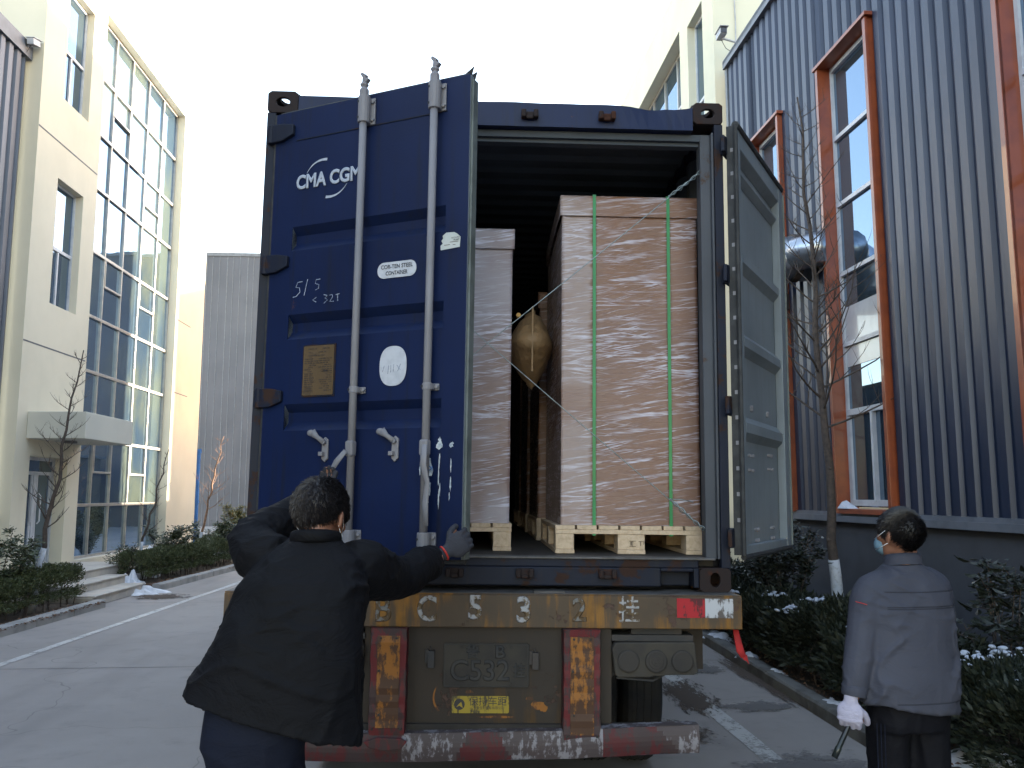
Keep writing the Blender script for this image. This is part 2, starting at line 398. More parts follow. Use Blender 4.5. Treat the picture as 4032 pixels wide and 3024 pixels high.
M['jacket_black'] = cloth('black_padded_cotton', (.0042, .0042, .006), (.0034, .0034, .0045), .75, wr=.6)
M['jacket_grey'] = cloth('grey_blue_workwear', (.062, .065, .086), (.05, .053, .071), .7, seam=(1.287, 1.215, 1.223, .815), wr=.4, sc=5)
M['trousers_navy'] = cloth('navy_trousers', (.009, .012, .025), (.007, .009, .018), .8, wr=.45)
M['trousers_black'] = cloth('black_trousers', (.005, .005, .008), (.0065, .0065, .009), .75, wr=.35)
M['skin'] = simple('skin', (.26, .12, .075), (.22, .10, .06), .5, scale=12, bump=.08, bscale=120, dist=.002)
M['hair'] = simple('black_hair', (.008, .007, .008), (.016, .014, .015), .45, scale=40, bump=.5, bscale=160, dist=.004)
M['hair2'] = simple('greying_black_hair', (.014, .011, .012), (.035, .028, .028), .5, scale=60, bump=.5, bscale=160, dist=.004, lo=.55, hi=.75)
M['glove_grey'] = cloth('grey_knit_glove', (.045, .045, .054), (.032, .032, .038), .9, wr=.3, sc=60)
M['glove_white'] = cloth('white_cotton_glove', (.48, .46, .58), (.40, .38, .48), .85, wr=.35, sc=26)
M['mask'] = simple('mask_blue', (.15, .25, .33), (.12, .21, .28), .7, scale=30)
M['maskw'] = simple('mask_white', (.7, .7, .72), None, .7, scale=30)
M['shoe'] = simple('black_shoe', (.012, .012, .013), None, .5, scale=20)
M['redline'] = simple('red_piping', (.5, .03, .02), None, .6, bump=0)
M['batonm'] = simple('black_plastic', (.012, .013, .015), (.02, .03, .025), .3, bump=0)
M['camw'] = simple('camera_housing', (.38, .38, .40), (.3, .3, .32), .4, bump=0)
M['camd'] = simple('camera_front', (.03, .03, .04), None, .3, bump=0)
M['bluepaint'] = simple('blue_paint', (.02, .14, .42), None, .5, bump=0)

# ------------------------------------------------------------------ ground, road, kerbs
b = MB()
b.add([(-600, -300, 0), (600, -300, 0), (600, 1500, 0), (-600, 1500, 0)], [(0, 1, 2, 3)])
tag(b.build('road', M['concrete']), kind='structure')
b = MB()
for y in (-1.0, 4.1, 9.2, 14.6, 19.7, 24.8, 29.9, 35.0):          # transverse joints
    b.add([(-5.45, y, .003), (2.85, y, .003), (2.85, y + .012, .003), (-5.45, y + .012, .003)], [(0, 1, 2, 3)])
b.add([(-1.25, -5, .0035), (-1.238, -5, .0035), (-1.238, 45, .0035), (-1.25, 45, .0035)], [(0, 1, 2, 3)])
tag(b.build('road_joint', M['joint']), kind='structure')
def strip(path, w, z, breaks=None):
    vs = []; fs = []
    for i, (x, y) in enumerate(path):
        vs += [(x - w / 2 + .006 * math.sin(i * 2.1), y, z), (x + w / 2 + .006 * math.sin(i * 1.3), y, z)]
    for i in range(len(path) - 1): fs.append((2 * i, 2 * i + 1, 2 * i + 3, 2 * i + 2))
    return vs, fs
b = MB(); b.add(*strip([(-4.62 - .0 + .03 * (y - 9.4) * 1.45 if y > -4 else -5, y) for y in [x * .8 - 3 for x in range(50)]], .105, .0045))
tag(b.build('road_marking', M['marking']), kind='structure')
b = MB(); b.add(*strip([(2.09, y * .55 - 2) for y in range(15)], .14, .0045)); b.add(*strip([(2.09, 5.72 + y * .5) for y in range(60)], .14, .0045))
b.add(*strip([(2.05, 7.5 + y * .2) for y in range(4)], .1, .0052))
tag(b.build('road_marking', M['marking']), kind='structure')
# dirt smear over the right marking
def blob(cx, cy, rx, ry, z, seed, n=40, rot=0, amp=.35):
    vs = []
    for k in range(n):
        q = 2 * math.pi * k / n
        r = 1 + amp * noise.noise(Vector((math.cos(q) * 1.6 + seed, math.sin(q) * 1.6, seed))) * 2 + .12 * noise.noise(Vector((math.cos(q) * 6 + seed, math.sin(q) * 6, seed)))
        x, y = rx * r * math.cos(q), ry * r * math.sin(q)
        vs.append((cx + x * math.cos(rot) - y * math.sin(rot), cy + x * math.sin(rot) + y * math.cos(rot), z))
    return vs, [tuple(range(n))]
def stainmat(name, col, thr):
    a = N(name); L = a.n('VectorMath', operation='LENGTH'); a.L(a.vec((1, 1, 0)), L.inputs[0])
    n = a.math('ADD', a.math('MULTIPLY', a.noise(2.2, 7, .68, a.vec((1, 1, 1))), 1.1), a.math('MULTIPLY', a.noise(9, 5, .7), .45))
    f = a.ramp(a.math('SUBTRACT', n, a.math('MULTIPLY', L.outputs['Value'], .75)), thr, thr + .16, 0, .8)
    a.set(col, .9, 0, .2); a.L(f, a.p.inputs['Alpha']); return a.m
M['stain'] = stainmat('dried_mud', (.085, .062, .048), .36); M['wear'] = stainmat('tyre_wear', (.16, .15, .145), .42)
def stain(x, y, rx, ry, rot, mat, z):
    b = MB(); b.add([(-1, -1, 0), (1, -1, 0), (1, 1, 0), (-1, 1, 0)], [(0, 1, 2, 3)])
    o = b.build('road_stain', mat); o.matrix_world = T(x, y, z) @ Matrix.Rotation(rot, 4, 'Z') @ Matrix.Diagonal((rx, ry, 1, 1)); tag(o, kind='structure')
stain(2.02, 7.6, .35, 1.3, -.12, M['stain'], .0085); stain(2.5, 7.2, .7, .4, .2, M['wear'], .0092); stain(2.45, 8.8, .5, .7, .1, M['wear'], .0099); stain(1.6, 6.5, .4, .7, .4, M['stain'], .0106)
stain(2.3, 5.6, .9, .7, .3, M['wear'], .0112); pass; pass; stain(2.85, 8.2, .22, 2.2, 0, M['stain'], .0118); pass; stain(-5.0, 15.4, .8, .8, 0, M['stain'], .0099)

def kerb(name, pts, w, h, mat, seg=1.0, lean=0):
    b = MB()
    for i in range(len(pts) - 1):
        p, q = Vector(pts[i] + (0,)), Vector(pts[i + 1] + (0,)); L = (q - p).length; n = max(1, round(L / seg)); d = (q - p) / n
        s_ = Vector((d.y, -d.x, 0)).normalized() * w
        for k in range(n):
            a = p + d * k + d * .006; c = p + d * (k + 1) - d * .006; j = random.uniform(-.008, .008); hz = h + random.uniform(-.006, .006)
            a = a + s_ * j; c = c + s_ * random.uniform(-.05, .05)
            e = .018 if w > 0 else .018
            b.add([a, a + s_, c + s_, c, a + Vector((0, 0, hz - e)), a + s_ + Vector((0, 0, hz)), c + s_ + Vector((0, 0, hz)), c + Vector((0, 0, hz - e)),
                   a + s_ * .12 + Vector((0, 0, hz)), c + s_ * .12 + Vector((0, 0, hz))],
                  [(0, 3, 7, 4), (4, 7, 9, 8), (8, 9, 6, 5), (1, 5, 6, 2), (0, 4, 8, 5, 1), (3, 2, 6, 9, 7)])
    return tag(b.build(name, mat), kind='structure')
kerb('kerb_left', [(-5.62, -4), (-5.60, 9.0), (-5.38, 14.1)], -.14, .12, M['kerb'])
kerb('kerb_left', [(-5.33, 16.4), (-5.0, 21.1), (-4.9, 30)], -.14, .12, M['kerb'])
kerb('kerb_right', [(2.74, -4), (2.84, 6), (2.92, 10.2), (2.98, 30)], .13, .11, M['kerbdark'])
def bed(name, poly, z):
    b = MB(); n = len(poly)
    b.add([(x, y, z) for x, y in poly] + [(x, y, -.05) for x, y in poly], [tuple(range(n))] + [(i, (i + 1) % n, (i + 1) % n + n, i + n) for i in range(n)])
    return tag(b.build(name, M['soil']), kind='structure')
bed('planting_bed_left', [(-5.75, -4), (-5.74, 9), (-5.52, 14.1), (-9, 14.1), (-9, -4)], .07)
bed('planting_bed_left', [(-5.47, 16.4), (-5.14, 21.1), (-5.04, 30), (-7.6, 30), (-7.6, 16.4)], .07)
bed('planting_bed_right', [(2.87, -4), (2.97, 6), (3.05, 10.2), (3.11, 30), (5.2, 30), (5.2, -4)], .07)
# fallen leaves
def litter(name, regs, n, mat, s=.03):
    b = MB()
    for _ in range(n):
        x0, y0, x1, y1, w = random.choice(regs); t = random.random()
        x = x0 + (x1 - x0) * t + random.uniform(0, w); y = y0 + (y1 - y0) * t
        a = random.uniform(0, 6.28); z = .075 + random.random() * .03; r = s * random.uniform(.5, 1.2)
        c, d = math.cos(a) * r, math.sin(a) * r
        b.add([(x - c, y - d, z), (x + d * .5, y - c * .5, z + random.uniform(0, .02)), (x + c, y + d, z), (x - d * .5, y + c * .5, z + random.uniform(0, .02))], [(0, 1, 2, 3)])
    return tag(b.build(name, mat, recalc=False), kind='stuff')
litter('fallen_leaves', [(-5.9, 8, -5.62, 14.0, .28), (-5.66, 16.5, -5.2, 21, .22), (-5.8, 9, -5.5, 14, .1)], 4200, M['litter'], .028)
litter('fallen_leaves', [(2.95, 3.5, 3.05, 11, .3)], 900, M['litter'], .02)

# ------------------------------------------------------------------ buildings
def holes_wall(b, x, y0, y1, z0, z1, rects, depth, sgn):
    """wall in plane x, facing sgn*x, with recessed openings (reveals go to x - sgn*depth)"""
    ys = sorted({y0, y1} | {r[0] for r in rects} | {r[1] for r in rects}); zs = sorted({z0, z1} | {r[2] for r in rects} | {r[3] for r in rects})
    for i in range(len(ys) - 1):
        for j in range(len(zs) - 1):
            cy_, cz = (ys[i] + ys[i + 1]) / 2, (zs[j] + zs[j + 1]) / 2
            if any(r[0] < cy_ < r[1] and r[2] < cz < r[3] for r in rects): continue
            b.add([(x, ys[i], zs[j]), (x, ys[i + 1], zs[j]), (x, ys[i + 1], zs[j + 1]), (x, ys[i], zs[j + 1])], [(0, 1, 2, 3)])
    for r in rects:
        d = r[4] if len(r) > 4 else depth; xi = x - sgn * d; a, c, e, f = r[:4]
        b.add([(x, a, e), (x, c, e), (x, c, f), (x, a, f), (xi, a, e), (xi, c, e), (xi, c, f), (xi, a, f)], [(0, 1, 5, 4), (1, 2, 6, 5), (2, 3, 7, 6), (3, 0, 4, 7)])
def framerect(b, x, y0, y1, z0, z1, w, d):
    b.box(x, x + d, y0, y0 + w, z0, z1); b.box(x, x + d, y1 - w, y1, z0, z1)
    b.box(x, x + d, y0 + w, y1 - w, z0, z0 + w); b.box(x, x + d, y0 + w, y1 - w, z1 - w, z1)

def bmat(x0, ang): return T(x0, 0, 0) @ Matrix.Rotation(-R(ang), 4, 'Z')
# --- left cream building
LB = empty('office_building', bmat(-7.68, .93), 'cream office building on the left with recessed glass curtain wall and entrance canopy', 'building')
NI = (17.65, 22.7, .45, 11.83)
wins = [(15.99, 17.06, 5.21, 7.59), (15.99, 17.06, 9.15, 11.45)]
door_r = (15.68, 17.12, .42, 2.41)
b = MB()
holes_wall(b, 0, 15.16, 25.0, 0, 12.0, [NI + (.25,), wins[0] + (.2,), wins[1] + (.2,), door_r + (.28,)], .2, 1)
b.add([(0, 15.16, 0), (-12, 15.16, 0), (-12, 15.16, 12.0), (0, 15.16, 12.0)], [(0, 1, 2, 3)])
b.add([(0, 25, 0), (-12, 25, 0), (-12, 25, 12.0), (0, 25, 12.0)], [(0, 1, 2, 3)])
b.add([(0, 15.16, 12.0), (0, 25, 12.0), (-12, 25, 12.0), (-12, 15.16, 12.0)], [(0, 1, 2, 3)])
b.add([(-12, 15.16, 0), (-12, 25, 0), (-12, 25, 12.0), (-12, 15.16, 12.0)], [(0, 1, 2, 3)])
b.build('wall', M['cream'], LB, recalc=False)
b = MB()
for z in (8.26, 4.38): b.box(-.01, .003, 15.17, 17.6, z - .014, z + .014)
for z in (8.0, 4.38, 1.6 + 4.7): b.box(-.01, .003, 22.75, 23.9, z - .012, z + .012)
b.build('groove', M['groove'], LB)
# curtain wall
rowz = [.47, 1.52, 2.88, 4.27, 5.42, 6.79, 8.16, 9.34, 10.59, 11.81]
coly = [17.66, 18.70, 19.64, 20.66, 21.67, 22.68]
cw = MB()
for y in coly: cw.box(-.25, -.195, y - .02, y + .02, .46, 11.82)
for z in rowz: cw.box(-.25, -.19, 17.68, 22.66, z - .032, z + .032)
for (i, j, f) in [(1, 7, .55), (3, 6, .45), (1, 4, .55), (3, 4, .55), (1, 1, .5), (3, 1, .5)]:     # opening lights
    z = rowz[j] + (rowz[j + 1] - rowz[j]) * f
    cw.box(-.25, -.18, coly[i] + .02, coly[i + 1] - .02, z - .022, z + .022)
    cw.box(-.25, -.185, coly[i] + .028, coly[i] + .055, z + .02, rowz[j + 1] - .03); cw.box(-.25, -.185, coly[i + 1] - .055, coly[i + 1] - .028, z + .02, rowz[j + 1] - .03)
cf = cw.build('curtain_wall_frame', M['mull'], LB, bevel=.004)
for i in range(5):
    for j in range(9):
        b = MB(); t = random.uniform(-.004, .004); u = random.uniform(-.003, .003)
        b.add([(-.24 + t, coly[i] + .02, rowz[j] + .02), (-.24 - t, coly[i + 1] - .02, rowz[j] + .02), (-.24 - t + u, coly[i + 1] - .02, rowz[j + 1] - .02), (-.24 + t + u, coly[i] + .02, rowz[j + 1] - .02)], [(0, 1, 2, 3)])
        b.build('glass_pane', M['glass'], LB)
b = MB(); b.box(-.3, -.12, 17.66, 22.69, .38, .452); b.build('sill', M['canopy'], LB)
for (a, c, e, f) in wins:
    b = MB(); x = -.19; mz = e + (f - e) * .47
    framerect(b, x, a, c, e, f, .05, .05); b.box(x, x + .055, a + .05, c - .05, mz - .03, mz + .03); b.box(x, x + .05, a + .48, a + .53, e + .05, mz - .03)
    w_ = b.build('window', M['alu'], LB)
    b = MB(); b.box(x + .01, x + .02, a + .05, c - .05, e + .05, f - .05); b.build('pane', M['glassw'], w_)
a, c, e, f = door_r
b = MB(); x = -.28
framerect(b, x, a, c, e, f, .06, .05); b.box(x, x + .05, (a + c) / 2 - .05, (a + c) / 2 + .05, e, f - .3); b.box(x, x + .05, a + .06, c - .06, f - .32, f - .26)
for y in (a + .1, (a + c) / 2 - .12, (a + c) / 2 + .07, c - .15): b.box(x, x + .045, y, y + .05, e, f - .32)
d_ = b.build('door', M['alu'], LB)
b = MB(); b.box(x + .005, x + .02, a + .06, c - .06, e + .05, f - .06); b.build('pane', M['glassw'], d_)
b = MB()
for y in ((a + c) / 2 - .16, (a + c) / 2 + .16):
    b = MB(); b.tube([(x + .05, y, 1.2), (x + .09, y, 1.25), (x + .09, y, 1.7), (x + .05, y, 1.75)], .014); b.build('handle', M['alu'], d_)
b = MB(); b.box(.0, 1.0, 15.5, 17.62, 2.70, 3.17); b.build('canopy', M['canopy'], LB, bevel=.01)
b = MB(); b.box(.35, .5, 16.1, 16.35, 2.66, 2.705); b.build('canopy_lamp', M['groove'], LB)
b = MB()
b.box(0.002, 1.15, 14.12, 17.5, 0, .42); b.box(1.15, 1.5, 14.12, 16.35, 0, .28); b.box(1.5, 1.87, 14.12, 16.2, 0, .14)
b.build('step', M['stone'], LB, bevel=.012)
b = MB()
b.box(.03, 1.17, 14.13, 17.52, .42, .445); b.box(1.14, 1.53, 14.13, 16.37, .28, .305); b.box(1.49, 1.9, 14.13, 16.22, .14, .165)
b.build('step_tread', M['stone'], LB, bevel=.004)
b = MB(); b.box(-.0, .07, 25.02, 25.1, .1, 3.0); b.box(0, .09, 25.01, 25.11, 2.9, 3.02); b.box(0, .09, 25.01, 25.11, 1.5, 1.56)
o = b.build('drainpipe', M['bluepaint'], None, M=bmat(-7.68, .93)); tag(o, 'thin blue pipe standing at the far corner of the cream office building', 'pipe')

# --- corrugated sheds
def corrugated(b, x, sgn, y0, y1, z0, z1, pitch, depth, holes=(), flat=.55):
    """profiled sheet in plane x; ribs stick out by depth towards sgn"""
    prof = []; y = y0
    e = .1
    while y < y1:
        for t, d in ((0, 0), (.18, 0), (.18 + e, 1), (.18 + e + flat, 1), (.18 + 2 * e + flat, 0)):
            yy = y + t * pitch / (.18 * 2 + 2 * e + flat) 
            if yy < y1: prof.append((yy, d))
        y += pitch
    prof.append((y1, 0))
    for h in holes:
        for yy in h[:2]:
            if y0 < yy < y1: prof.append((yy, 0))
    prof.sort()
    for i in range(len(prof) - 1):
        (ya, da), (yb, db) = prof[i], prof[i + 1]
        if yb - ya < 1e-5: continue
        m = (ya + yb) / 2; zs = [(z0, z1)]
        for h in holes:
            if h[0] < m < h[1]: zs = [(z0, h[2]), (h[3], z1)]
        for (p, q) in zs:
            b.add([(x + sgn * depth * da, ya, p), (x + sgn * depth * db, yb, p), (x + sgn * depth * db, yb, q), (x + sgn * depth * da, ya, q)], [(0, 1, 2, 3)])

# left shed (dark corrugated), near
LS = empty('metal_shed', bmat(-7.95, .93), 'dark grey corrugated metal building at the left edge, nearer than the cream office', 'building')
b = MB(); corrugated(b, 0, 1, -9, 15.1, 1.4, 9.45, .26, .045); b.build('wall_sheet', M['corrl'], LS, recalc=False)
b = MB(); b.box(-.1, .08, -9, 15.12, 0, 1.4); b.build('plinth', M['plinth'], LS)
b = MB(); b.box(-.12, .09, -9, 15.14, 9.44, 9.72); b.build('eave_trim', M['cap'], LS)
b = MB(); b.prism([(-.12, 9.7), (-14, 12.0), (-14, 11.8), (-.12, 9.5)], 1, -9, 15.12); b.build('roof', M['cap'], LS)
b = MB(); b.box(-14, -.11, -9, -8.9, 0, 9.5); b.build('end_wall', M['corrl'], LS)

# right cream building
RB = empty('office_building', bmat(4.85, -1.1), 'cream office building on the right behind the container, tall recessed windows', 'building')
b = MB()
rw = [(14.95, 15.9, 7.9, 10.97), (14.95, 15.9, 3.6, 6.4)]
holes_wall(b, 0, 14.33, 27.2, 0, 12.25, [(16.45, 21.6, .5, 11.2, .3)] + [r + (.2,) for r in rw], .2, -1)
b.add([(0, 14.33, 0), (12, 14.33, 0), (12, 14.33, 12.25), (0, 14.33, 12.25)], [(0, 1, 2, 3)])
b.add([(0, 27.2, 0), (12, 27.2, 0), (12, 27.2, 12.25), (0, 27.2, 12.25)], [(0, 1, 2, 3)])
b.add([(0, 14.33, 12.25), (0, 27.2, 12.25), (12, 27.2, 12.25), (12, 14.33, 12.25)], [(0, 1, 2, 3)])
b.build('wall', M['creamr'], RB, recalc=False)
b = MB(); b.box(4.5, 22, 14.6, 27.0, .2, 13.6); b.build('added_sun_block', M['creamr'], RB)  # unseen block added behind the office to keep low sun off the left facade
for (a, c, e, f) in rw:
    b = MB(); x = .15; mz = e + (f - e) * .45
    framerect(b, x, a, c, e, f, .05, .05); b.box(x - .005, x + .05, a + .05, c - .05, mz - .03, mz + .03); b.box(x, x + .05, a + .45, a + .5, e + .05, mz - .03)
    w_ = b.build('window', M['alu'], RB)
    b = MB(); b.box(x + .025, x + .035, a + .05, c - .05, e + .05, f - .05); b.build('pane', M['glassr'], w_)
b = MB()
for y in [16.47 + k * 1.025 for k in range(6)]: b.box(.24, .3, y - .025, y + .025, .5, 11.2)
for z in [.53 + k * 1.18 for k in range(10)]: b.box(.245, .3, 16.5, 21.57, z - .03, z + .03)
cf = b.build('curtain_wall_frame', M['mull'], RB)
b = MB(); b.box(.275, .29, 16.46, 21.59, .5, 11.2); b.build('curtain_glass', M['glassr'], RB)

# right shed (blue-grey corrugated) with orange-framed windows
RS = empty('metal_shed', bmat(5.0, -1.1), 'blue grey corrugated metal building on the right with tall orange framed windows', 'building')
wy = [(9.15, 10.45), (11.77, 12.95), (5.58, 6.92), (2.3, 3.6), (-1.1, .2)]
holes = [(a, c, 1.52, 7.25) for a, c in wy]
b = MB(); corrugated(b, 0, -1, -9, 14.0, 1.5, 9.15, .242, .042, holes); b.build('wall_sheet', M['corr'], RS, recalc=False)
b = MB(); b.box(-.03, .3, -9, 14.02, 0, 1.44); b.build('plinth', M['plinth'], RS)
b = MB(); b.box(-.10, .1, -9, 14.03, 1.44, 1.475); b.box(-.105, -.09, -9, 14.03, 1.40, 1.475); b.box(-.062, 0, -9, 14.03, 1.475, 1.52); b.build('flashing', M['cap'], RS)
b = MB(); b.box(-.10, .15, -9, 14.06, 9.12, 9.26); b.build('eave_trim', M['cap'], RS)
b = MB(); b.box(-.06, -.0, 13.97, 14.06, 1.5, 9.12); b.build('corner_trim', M['cap'], RS)
b = MB(); b.prism([(-.1, 9.2), (.1, 9.2), (18, 11.4), (18, 11.6), (-.1, 9.4 - .13)], 1, -9, 14.05); b.build('roof', M['cap'], RS)
b = MB(); b.box(.02, 18, -9, -8.9, 0, 9.3); b.build('end_wall', M['corr'], RS)
for k, (a, c) in enumerate(wy):
    b = MB(); z0, z1 = 1.5, 7.25
    ox = -.115
    b.box(ox, .16, a, a + .045, z0, z1); b.box(ox, .16, c - .045, c, z0, z1)
    b.box(ox - .025, .16, a - .06, c + .06, z1, z1 + .045)
    b.box(ox, .16, a + .045, c - .045, z0, z0 + .06)
    b.box(ox - .004, ox + .03, a - .02, a + .045, z0, z1 - .002); b.box(ox - .004, ox + .03, c - .045, c + .02, z0, z1 - .002)
    w_ = b.build('window', M['orange'], RS, bevel=.003)
    b = MB(); x = .05; a2, c2 = a + .047, c - .047
    b.box(x, x + .05, a2, a2 + .05, z0 + .06, z1); b.box(x, x + .05, c2 - .05, c2, z0 + .06, z1)
    for z in (1.62, 2.72, 3.58, 4.48, 5.38, 6.26, 7.2): b.box(x - .012, x + .05, a2 + .05, c2 - .05, z - .026, z + .026 + (.02 if z < 3 else 0))
    b.box(x - .02, x + .05, (a2 + c2) / 2 - .07, (a2 + c2) / 2 - .02, 1.65, 2.70)
    b.box(x, x + .045, a2 + .05, a2 + .08, 1.65, 2.70); b.box(x, x + .045, c2 - .08, c2 - .05, 1.65, 2.70)
    b.build('frame', M['alu'], w_)
    b = MB(); b.box(x + .03, x + .04, a2 + .04, c2 - .04, z0 + .08, z1 - .02); b.build('pane', M['glassr'], w_)
    b = MB()
    for (p, q) in ((3.30, 3.55), (3.61, 4.05)): b.box(x + .022, x + .029, a2 + .05, c2 - .05, p, q)
    b.build('blind', M['blind'], w_)
    if k == 0:
        b = MB(); b.add([(-.02, c2 - .02, 1.562), (-.13, c2 - .02, 1.562), (-.13, c2 - .3, 1.562), (-.02, c2 - .34, 1.562), (-.03, c2 - .06, 1.66), (-.09, c2 - .06, 1.64)], [(0, 1, 2, 3), (0, 4, 3), (1, 2, 5), (4, 5, 2, 3), (0, 1, 5, 4)])
        b.build('sill_snow', M['snow'], w_)
# duct
DU = empty('ventilation_duct', bmat(5.0, -1.1) @ T(0, 11.05, 4.88) @ Matrix.Scale(1.12, 4), 'silver foil wrapped duct elbow coming out of the blue grey metal wall between two windows', 'duct')
b = MB(); pts = [(.1, 0, 0), (-.25, 0, 0)] + [(-.25 - .33 * math.sin(t), .0 + .05 * t, -.33 + .33 * math.cos(t)) for t in [k * math.pi / 16 for k in range(1, 9)]] + [(-.58, .08, -.45)]
b.tube(pts, .27, 20); b.build('elbow', M['silver'], DU, smooth=True)
b = MB(); b.tube([(-.58, .08, -.44), (-.585, .09, -.62)], [.285, .29], 20); b.tube([(-.28, 0, -.0), (-.2, 0, 0)], .29, 20); b.build('flange', M['brown'], DU)
b = MB(); b.tube([(-.05, -.55, 0.0), (-.25, -.2, -.0), (-.25, .0, 0)], .0 + .2, 12); b.build('branch', M['silver'], DU, smooth=True)

# unseen low block added beyond the cream office to cut the sunbeam
GS = empty('added_low_block', T(5.0, 0, 0), 'unseen low grey block added beyond the right cream office to cut off low sun', 'building')
b = MB(); b.box(0, 16, 27.4, 48, 0, 3.65); b.build('wall', M['farsheet'], GS)
b = MB(); b.box(-.2, 16.2, 27.3, 48.1, 3.65, 3.8); b.build('roof', M['cap'], GS)
# far building
FB = empty('warehouse', T(0, 50, 0), 'distant grey ribbed metal warehouse closing the street behind the container', 'building')
b = MB(); b.box(-14.6, 40, 0, 20, 0, 15.65); b.build('wall', M['farsheet'], FB)
b = MB(); x = -14.5; k = 0
while x < 2: b.box(x, x + (.035 if k % 3 else .05), -.02, 0.005, 0, 15.6); x += .34 + .05 * ((k * 7) % 3); k += 1
b.build('panel_seam', M['farseam'], FB)
b = MB(); b.box(-14.66, 40.05, -.06, .3, 15.55, 15.75); b.build('roof_trim', M['farseam'], FB)

# security cameras
def seccam(M0, label):
    r = empty('security_camera', M0, label, 'camera', 'security cameras on the shed corners')
    b = MB(); b.tube([(0, 0, 0), (-.05, -.02, .08), (-.28, -.05, .12)], .02, 8); b.tube([(0, 0, -.1), (0, 0, .1)], .035, 8); b.build('bracket', M['camw'], r)
    b = MB(); b.box(-.36, -.24, -.2, .06, .13, .24); b.box(-.38, -.22, -.25, .07, .24, .255); b.build('housing', M['camw'], r, bevel=.01)
    b = MB(); b.tube([(-.30, -.19, .185), (-.30, -.215, .185)], .045, 12); b.box(-.35, -.25, -.212, -.2, .14, .235); b.build('lens', M['camd'], r)
    b = MB(); b.tube([(-.28, .0, .12), (-.2, .02, -.02), (-.08, .02, -.1), (0, .02, -.06)], .006, 5); b.build('cable', M['camd'], r)
    return r
seccam(T(4.84, 13.85, 9.45) , 'white security camera on a bracket at the eave of the right blue grey shed')
seccam(T(-7.83, 14.95, 9.5) @ Matrix.Rotation(R(180), 4, 'Z') @ Matrix.Rotation(R(-15), 4, 'X'), 'white security camera on a bracket at the eave of the left dark shed')
b = MB(); b.tube([(4.97, 14.31, 9.3), (4.98, 14.31, 10.2), (4.95, 14.31, 12.2)], .012, 6); o = b.build('cable', M['camw']); tag(o, 'thin grey cable running up the cream wall above the right security camera', 'cable')

# ------------------------------------------------------------------ vegetation
def tree(name, base, tip, r0, ww, mats, label, nbr=26, h0=.3, blen=1.1, seed=1, up=.9, kink=.03, group=None):
    rnd = random.Random(seed); base = Vector(base); tip = Vector(tip); H = (tip - base).length
    root = empty(name, T(*base), label, 'tree', group)
    n = 16; P = []
    for i in range(n + 1):
        t = i / n; p = (tip - base) * t + Vector((rnd.uniform(-1, 1), rnd.uniform(-1, 1), 0)) * kink * (1 if 0 < i else 0)
        P.append(p)
    rad = [r0 * (1 - .93 * (i / n) ** .9) + .005 for i in range(n + 1)]
    b = MB(); b.tube(P, rad, 8)
    for i in range(10):      # knots
        t = rnd.uniform(.08, .6); p = P[int(t * n)]; a = rnd.uniform(0, 6.28); r = rad[int(t * n)]
        b.ell(p + Vector((math.cos(a) * r * .8, math.sin(a) * r * .8, 0)), (r * .4, r * .4, r * .5), nu=6, nv=4)
    b.build('trunk', mats[0], root, smooth=True)
    if ww:
        b = MB(); k = 0; Q = []; RR = []
        for i in range(n + 1):
            if P[i].z <= ww: Q.append(P[i]); RR.append(rad[i] + .004)
        if Q:
            j = len(Q); f = (ww - Q[-1].z) / (P[j].z - P[j - 1].z) if j <= n else 0
            Q.append(P[j - 1].lerp(P[j], f)); RR.append(rad[j - 1] * (1 - f) + rad[j] * f + .004)
            b.tube(Q, RR, 10); b.build('whitewash', mats[1], root, smooth=True)
    br = MB()
    def twig(p, d, L, r, lev):
        m = 6; pts = [p]; dd = d.copy()
        for k in range(m):
            dd = (dd + Vector((rnd.uniform(-.16, .16), rnd.uniform(-.16, .16), .10 * up + rnd.uniform(-.05, .08)))).normalized()
            pts.append(pts[-1] + dd * L / m)
        br.tube(pts, [r * (1 - .8 * k / m) for k in range(m + 1)], 5 if lev == 0 else 4, cap=False)
        if lev < 2:
            for k in range(rnd.randint(4, 6) if lev == 0 else 2):
                i = rnd.randint(1, m - 1); q = rnd.uniform(0, 6.28)
                v = (dd * .8 + Vector((math.cos(q), math.sin(q), rnd.uniform(-.1, .7)))).normalized()
                twig(pts[i], v, L * rnd.uniform(.25, .45), r * .45, lev + 1)
    for k in range(nbr):
        t = h0 + (1 - h0) * (k + rnd.random() * .7) / nbr * .97
        i = min(int(t * n), n - 1); f = t * n - i; p = P[i].lerp(P[i + 1], f)
        q = k * 2.4 + rnd.uniform(-.4, .4)
        L = blen * (1 - .78 * (t - h0) / (1 - h0)) * rnd.uniform(.6, 1.15)
        twig(p, Vector((math.cos(q), math.sin(q), rnd.uniform(.3, 1.0) * up)).normalized(), L, max(.0062, rad[i] * .34), 0)
    br.build('branches', mats[0], root, smooth=True, recalc=False)
    return root
tree('bare_tree', (4.20, 9.4, .05), (3.98, 9.35, 6.35), .062, .97, (M['bark'], M['lime']), 'tall bare tree with whitewashed foot before the blue grey shed', 46, .38, 1.35, 5, .8, .025)
tree('bare_tree', (-5.98, 12.95, .05), (-5.50, 13.0, 3.85), .042, .92, (M['bark'], M['lime']), 'leaning bare sapling in front of the office entrance door', 30, .30, .72, 11, .75)
tree('bare_tree', (-6.35, 17.9, .05), (-5.80, 18.0, 2.65), .03, .75, (M['bark'], M['lime']), 'thin dark bare sapling in front of the glass curtain wall', 16, .35, .5, 21, .8)
tree('bare_tree', (-6.15, 21.4, .05), (-5.66, 21.5, 3.15), .036, .8, (M['barko'], M['lime']), 'reddish sunlit bare sapling at the far end of the hedge', 18, .42, .75, 31, .7)
